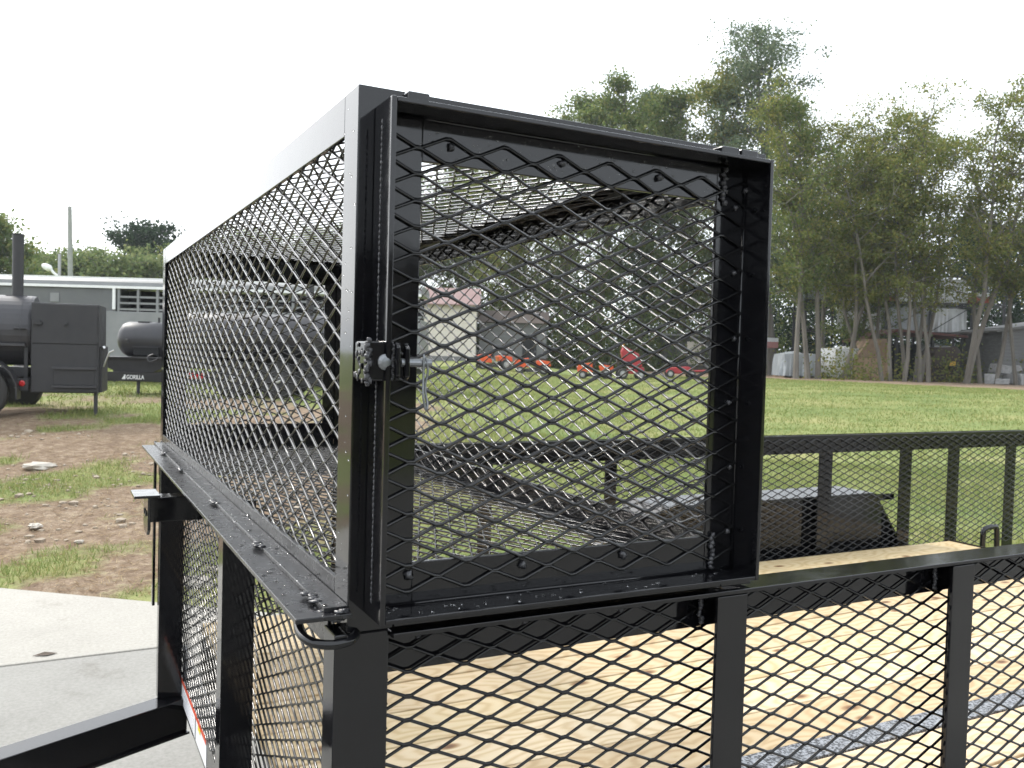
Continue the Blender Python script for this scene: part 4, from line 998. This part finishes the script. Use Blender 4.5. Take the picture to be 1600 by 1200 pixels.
scrub([.36, .375, .392, .44, .50, .505, .59], 52.5, 2600, 1.0, LEAF_OLIVE, leaf=.2)
scrub(np.linspace(-.62, -.2, 60), 64, 16000, 1.9, LEAF_PALE)

# ================================================================ GRASS, STONES
def blades(n, d0, d1, l0, l1, hgt, wid, name, label, thr=.5):
    d = np.sqrt(rng.uniform(d0**2, d1**2, n)); b_ = rng.uniform(l0, l1, n)
    x = CAM.x + d*(math.sin(YAW) + b_*r0.x); y = CAM.y + d*(math.cos(YAW) + b_*r0.y)
    k = grass_amount(x, y) + rng.normal(0, .10, n) > thr; k &= (y - (4.507 - .811*x)) > .04
    x, y, d = x[k], y[k], d[k]; n = len(x); zg = ground_z(x, y) + (vnoise(x, y, 1.1, 5) - .5) * .05 - .004
    a = rng.uniform(0, 6.283, n); h = hgt * rng.uniform(.45, 1.4, n) * (.6 + .8*vnoise(x, y, 1.7, 9)); ln = rng.normal(0, .5, (n, 2)) * h[:, None]
    w_ = wid * rng.uniform(.6, 1.4, n)
    ax, ay = np.cos(a)*w_, np.sin(a)*w_
    V = np.stack([np.stack([x - ax, y - ay, zg], -1), np.stack([x + ax, y + ay, zg], -1), np.stack([x + ln[:, 0], y + ln[:, 1], zg + h], -1)], 1).reshape(-1, 3)
    o = link(name, raw_mesh(name, V, None, np.arange(3*n).reshape(-1, 3)), GRASSM); tag(o, label, 'grass', kind='stuff')
blades(130000, 4.6, 13, -.62, .62, .06, .0035, 'grass', 'short green and straw grass growing beside the concrete')
blades(260000, 13, 48, -.62, .62, .055, .009, 'grass', 'mown lawn stretching to the tree line')
def pebbles(n, name='gravel'):
    d = np.sqrt(rng.uniform(4.4**2, 11**2, n)); b_ = rng.uniform(-.62, -.1, n)
    x = CAM.x + d*(math.sin(YAW) + b_*r0.x); y = CAM.y + d*(math.cos(YAW) + b_*r0.y)
    den = vnoise(x, y, .9, 21); k = (den > .45) & ((y - (4.507 - .811*x)) > .06); mb = MB()
    for xi, yi in zip(x[k], y[k]):
        s_ = abs(random.gauss(0, 1))**1.8 * .006 + .005
        mb.blob((xi, yi, ground_z(xi, yi) + (float(vnoise(np.array([xi]), np.array([yi]), 1.1, 5)[0]) - .5)*.05 + s_*.2), s_, random.uniform(.8, 1.6), random.uniform(.8, 1.4), .55, .3, 5, 3)
    return mb.build(name, varied('pale_gravel', (.22, .17, .125), (.42, .36, .28), 9, (.8, .9)), None)
tag(pebbles(2200), 'pale gravel scattered over the bare brown dirt', 'gravel', kind='stuff')
def straw(n):
    d = np.sqrt(rng.uniform(4.4**2, 12**2, n)); b_ = rng.uniform(-.62, -.1, n)
    x = CAM.x + d*(math.sin(YAW) + b_*r0.x); y = CAM.y + d*(math.cos(YAW) + b_*r0.y); k = (y - (4.507 - .811*x)) > .06
    x, y = x[k], y[k]; n = len(x); zg = ground_z(x, y) + (vnoise(x, y, 1.1, 5) - .5)*.05 + .006
    a = rng.uniform(0, 6.283, n); l_ = rng.uniform(.02, .08, n); w_ = .002
    dx, dy = np.cos(a)*l_, np.sin(a)*l_; px, py = -np.sin(a)*w_, np.cos(a)*w_
    V = np.stack([np.stack([x - dx + px, y - dy + py, zg], -1), np.stack([x - dx - px, y - dy - py, zg], -1), np.stack([x + dx, y + dy, zg + rng.uniform(0, .02, n)], -1)], 1).reshape(-1, 3)
    tag(link('straw', raw_mesh('straw', V, None, np.arange(3*n).reshape(-1, 3)), leafmat('dry_straw', (.12, .075, .045), (.26, .18, .10), (.42, .34, .20), .1)), 'dead brown grass stems lying on the dirt', 'straw', kind='stuff')
straw(22000)
STONE = varied('pale_stone', (.34, .30, .25), (.54, .50, .44), 7, (.8, .9), .4, .01)
for i, (b_, d_, s_, lab) in enumerate([
    (-.357, 5.40, .085, 'largest pale stone just beyond the concrete edge'), (-.383, 5.38, .045, 'small pale stone left of the largest stone at the concrete edge'),
    (-.335, 5.7, .05, 'pale stone between the largest stone and the cage post'), (-.407, 7.6, .07, 'flat pale stone beside the bracket end plate'),
    (-.398, 7.9, .045, 'round stone close behind the flat pale stone'), (-.537, 8.9, .12, 'wide flat whitish patch of rock up the dirt slope'),
    (-.541, 6.7, .055, 'lone stone among the grass patches at left'), (-.49, 6.3, .028, 'tiny white stone in the middle of the grass patch')]):
    p = at(b_, d_); o = MB().blob((0, 0, 0), s_, 1.3, .9, .42, .28, 9, 5).build('stone', STONE); o.location = (p.x, p.y, p.z + s_*.12); o.rotation_euler = (0, .1, i*1.3)
    tag(o, lab, 'stone', 'loose stones on the dirt')
# small dark leaf lying on the concrete
p = at(-.528, 4.02, .0); o = MB().add([(-.05, 0, .004), (0, .022, .010), (.055, .004, .003), (.01, -.02, .006)], [(0, 3, 2, 1)]).add([(-.05, 0, .0036), (0, .022, .0096), (.055, .004, .0026), (.01, -.02, .0056)], [(0, 1, 2, 3)]).build('leaf', mat('dead_leaf', (.07, .05, .035), .8))
o.location = (p.x, p.y, .0); tag(o, 'dark dead leaf lying on the pale concrete', 'leaf')

# ================================================================ thin volume added to pale the tree line, as lens glare would
hz = MB().box((-720, -520, -2.5), (920, 1120, 34)).build('glare_veil', None); tag(hz, 'thin pale veil added over the lawn and yard to imitate lens glare', None, kind='stuff')
HZ = bpy.data.materials.new('glare_veil'); HZ.use_nodes = True; t_ = HZ.node_tree; t_.nodes.clear()
pv_ = t_.nodes.new('ShaderNodeVolumePrincipled'); pv_.inputs['Color'].default_value = (.88, .95, 1, 1); pv_.inputs['Density'].default_value = .0004; pv_.inputs['Anisotropy'].default_value = .3
oo = t_.nodes.new('ShaderNodeOutputMaterial'); t_.links.new(pv_.outputs[0], oo.inputs['Volume']); hz.data.materials.append(HZ)
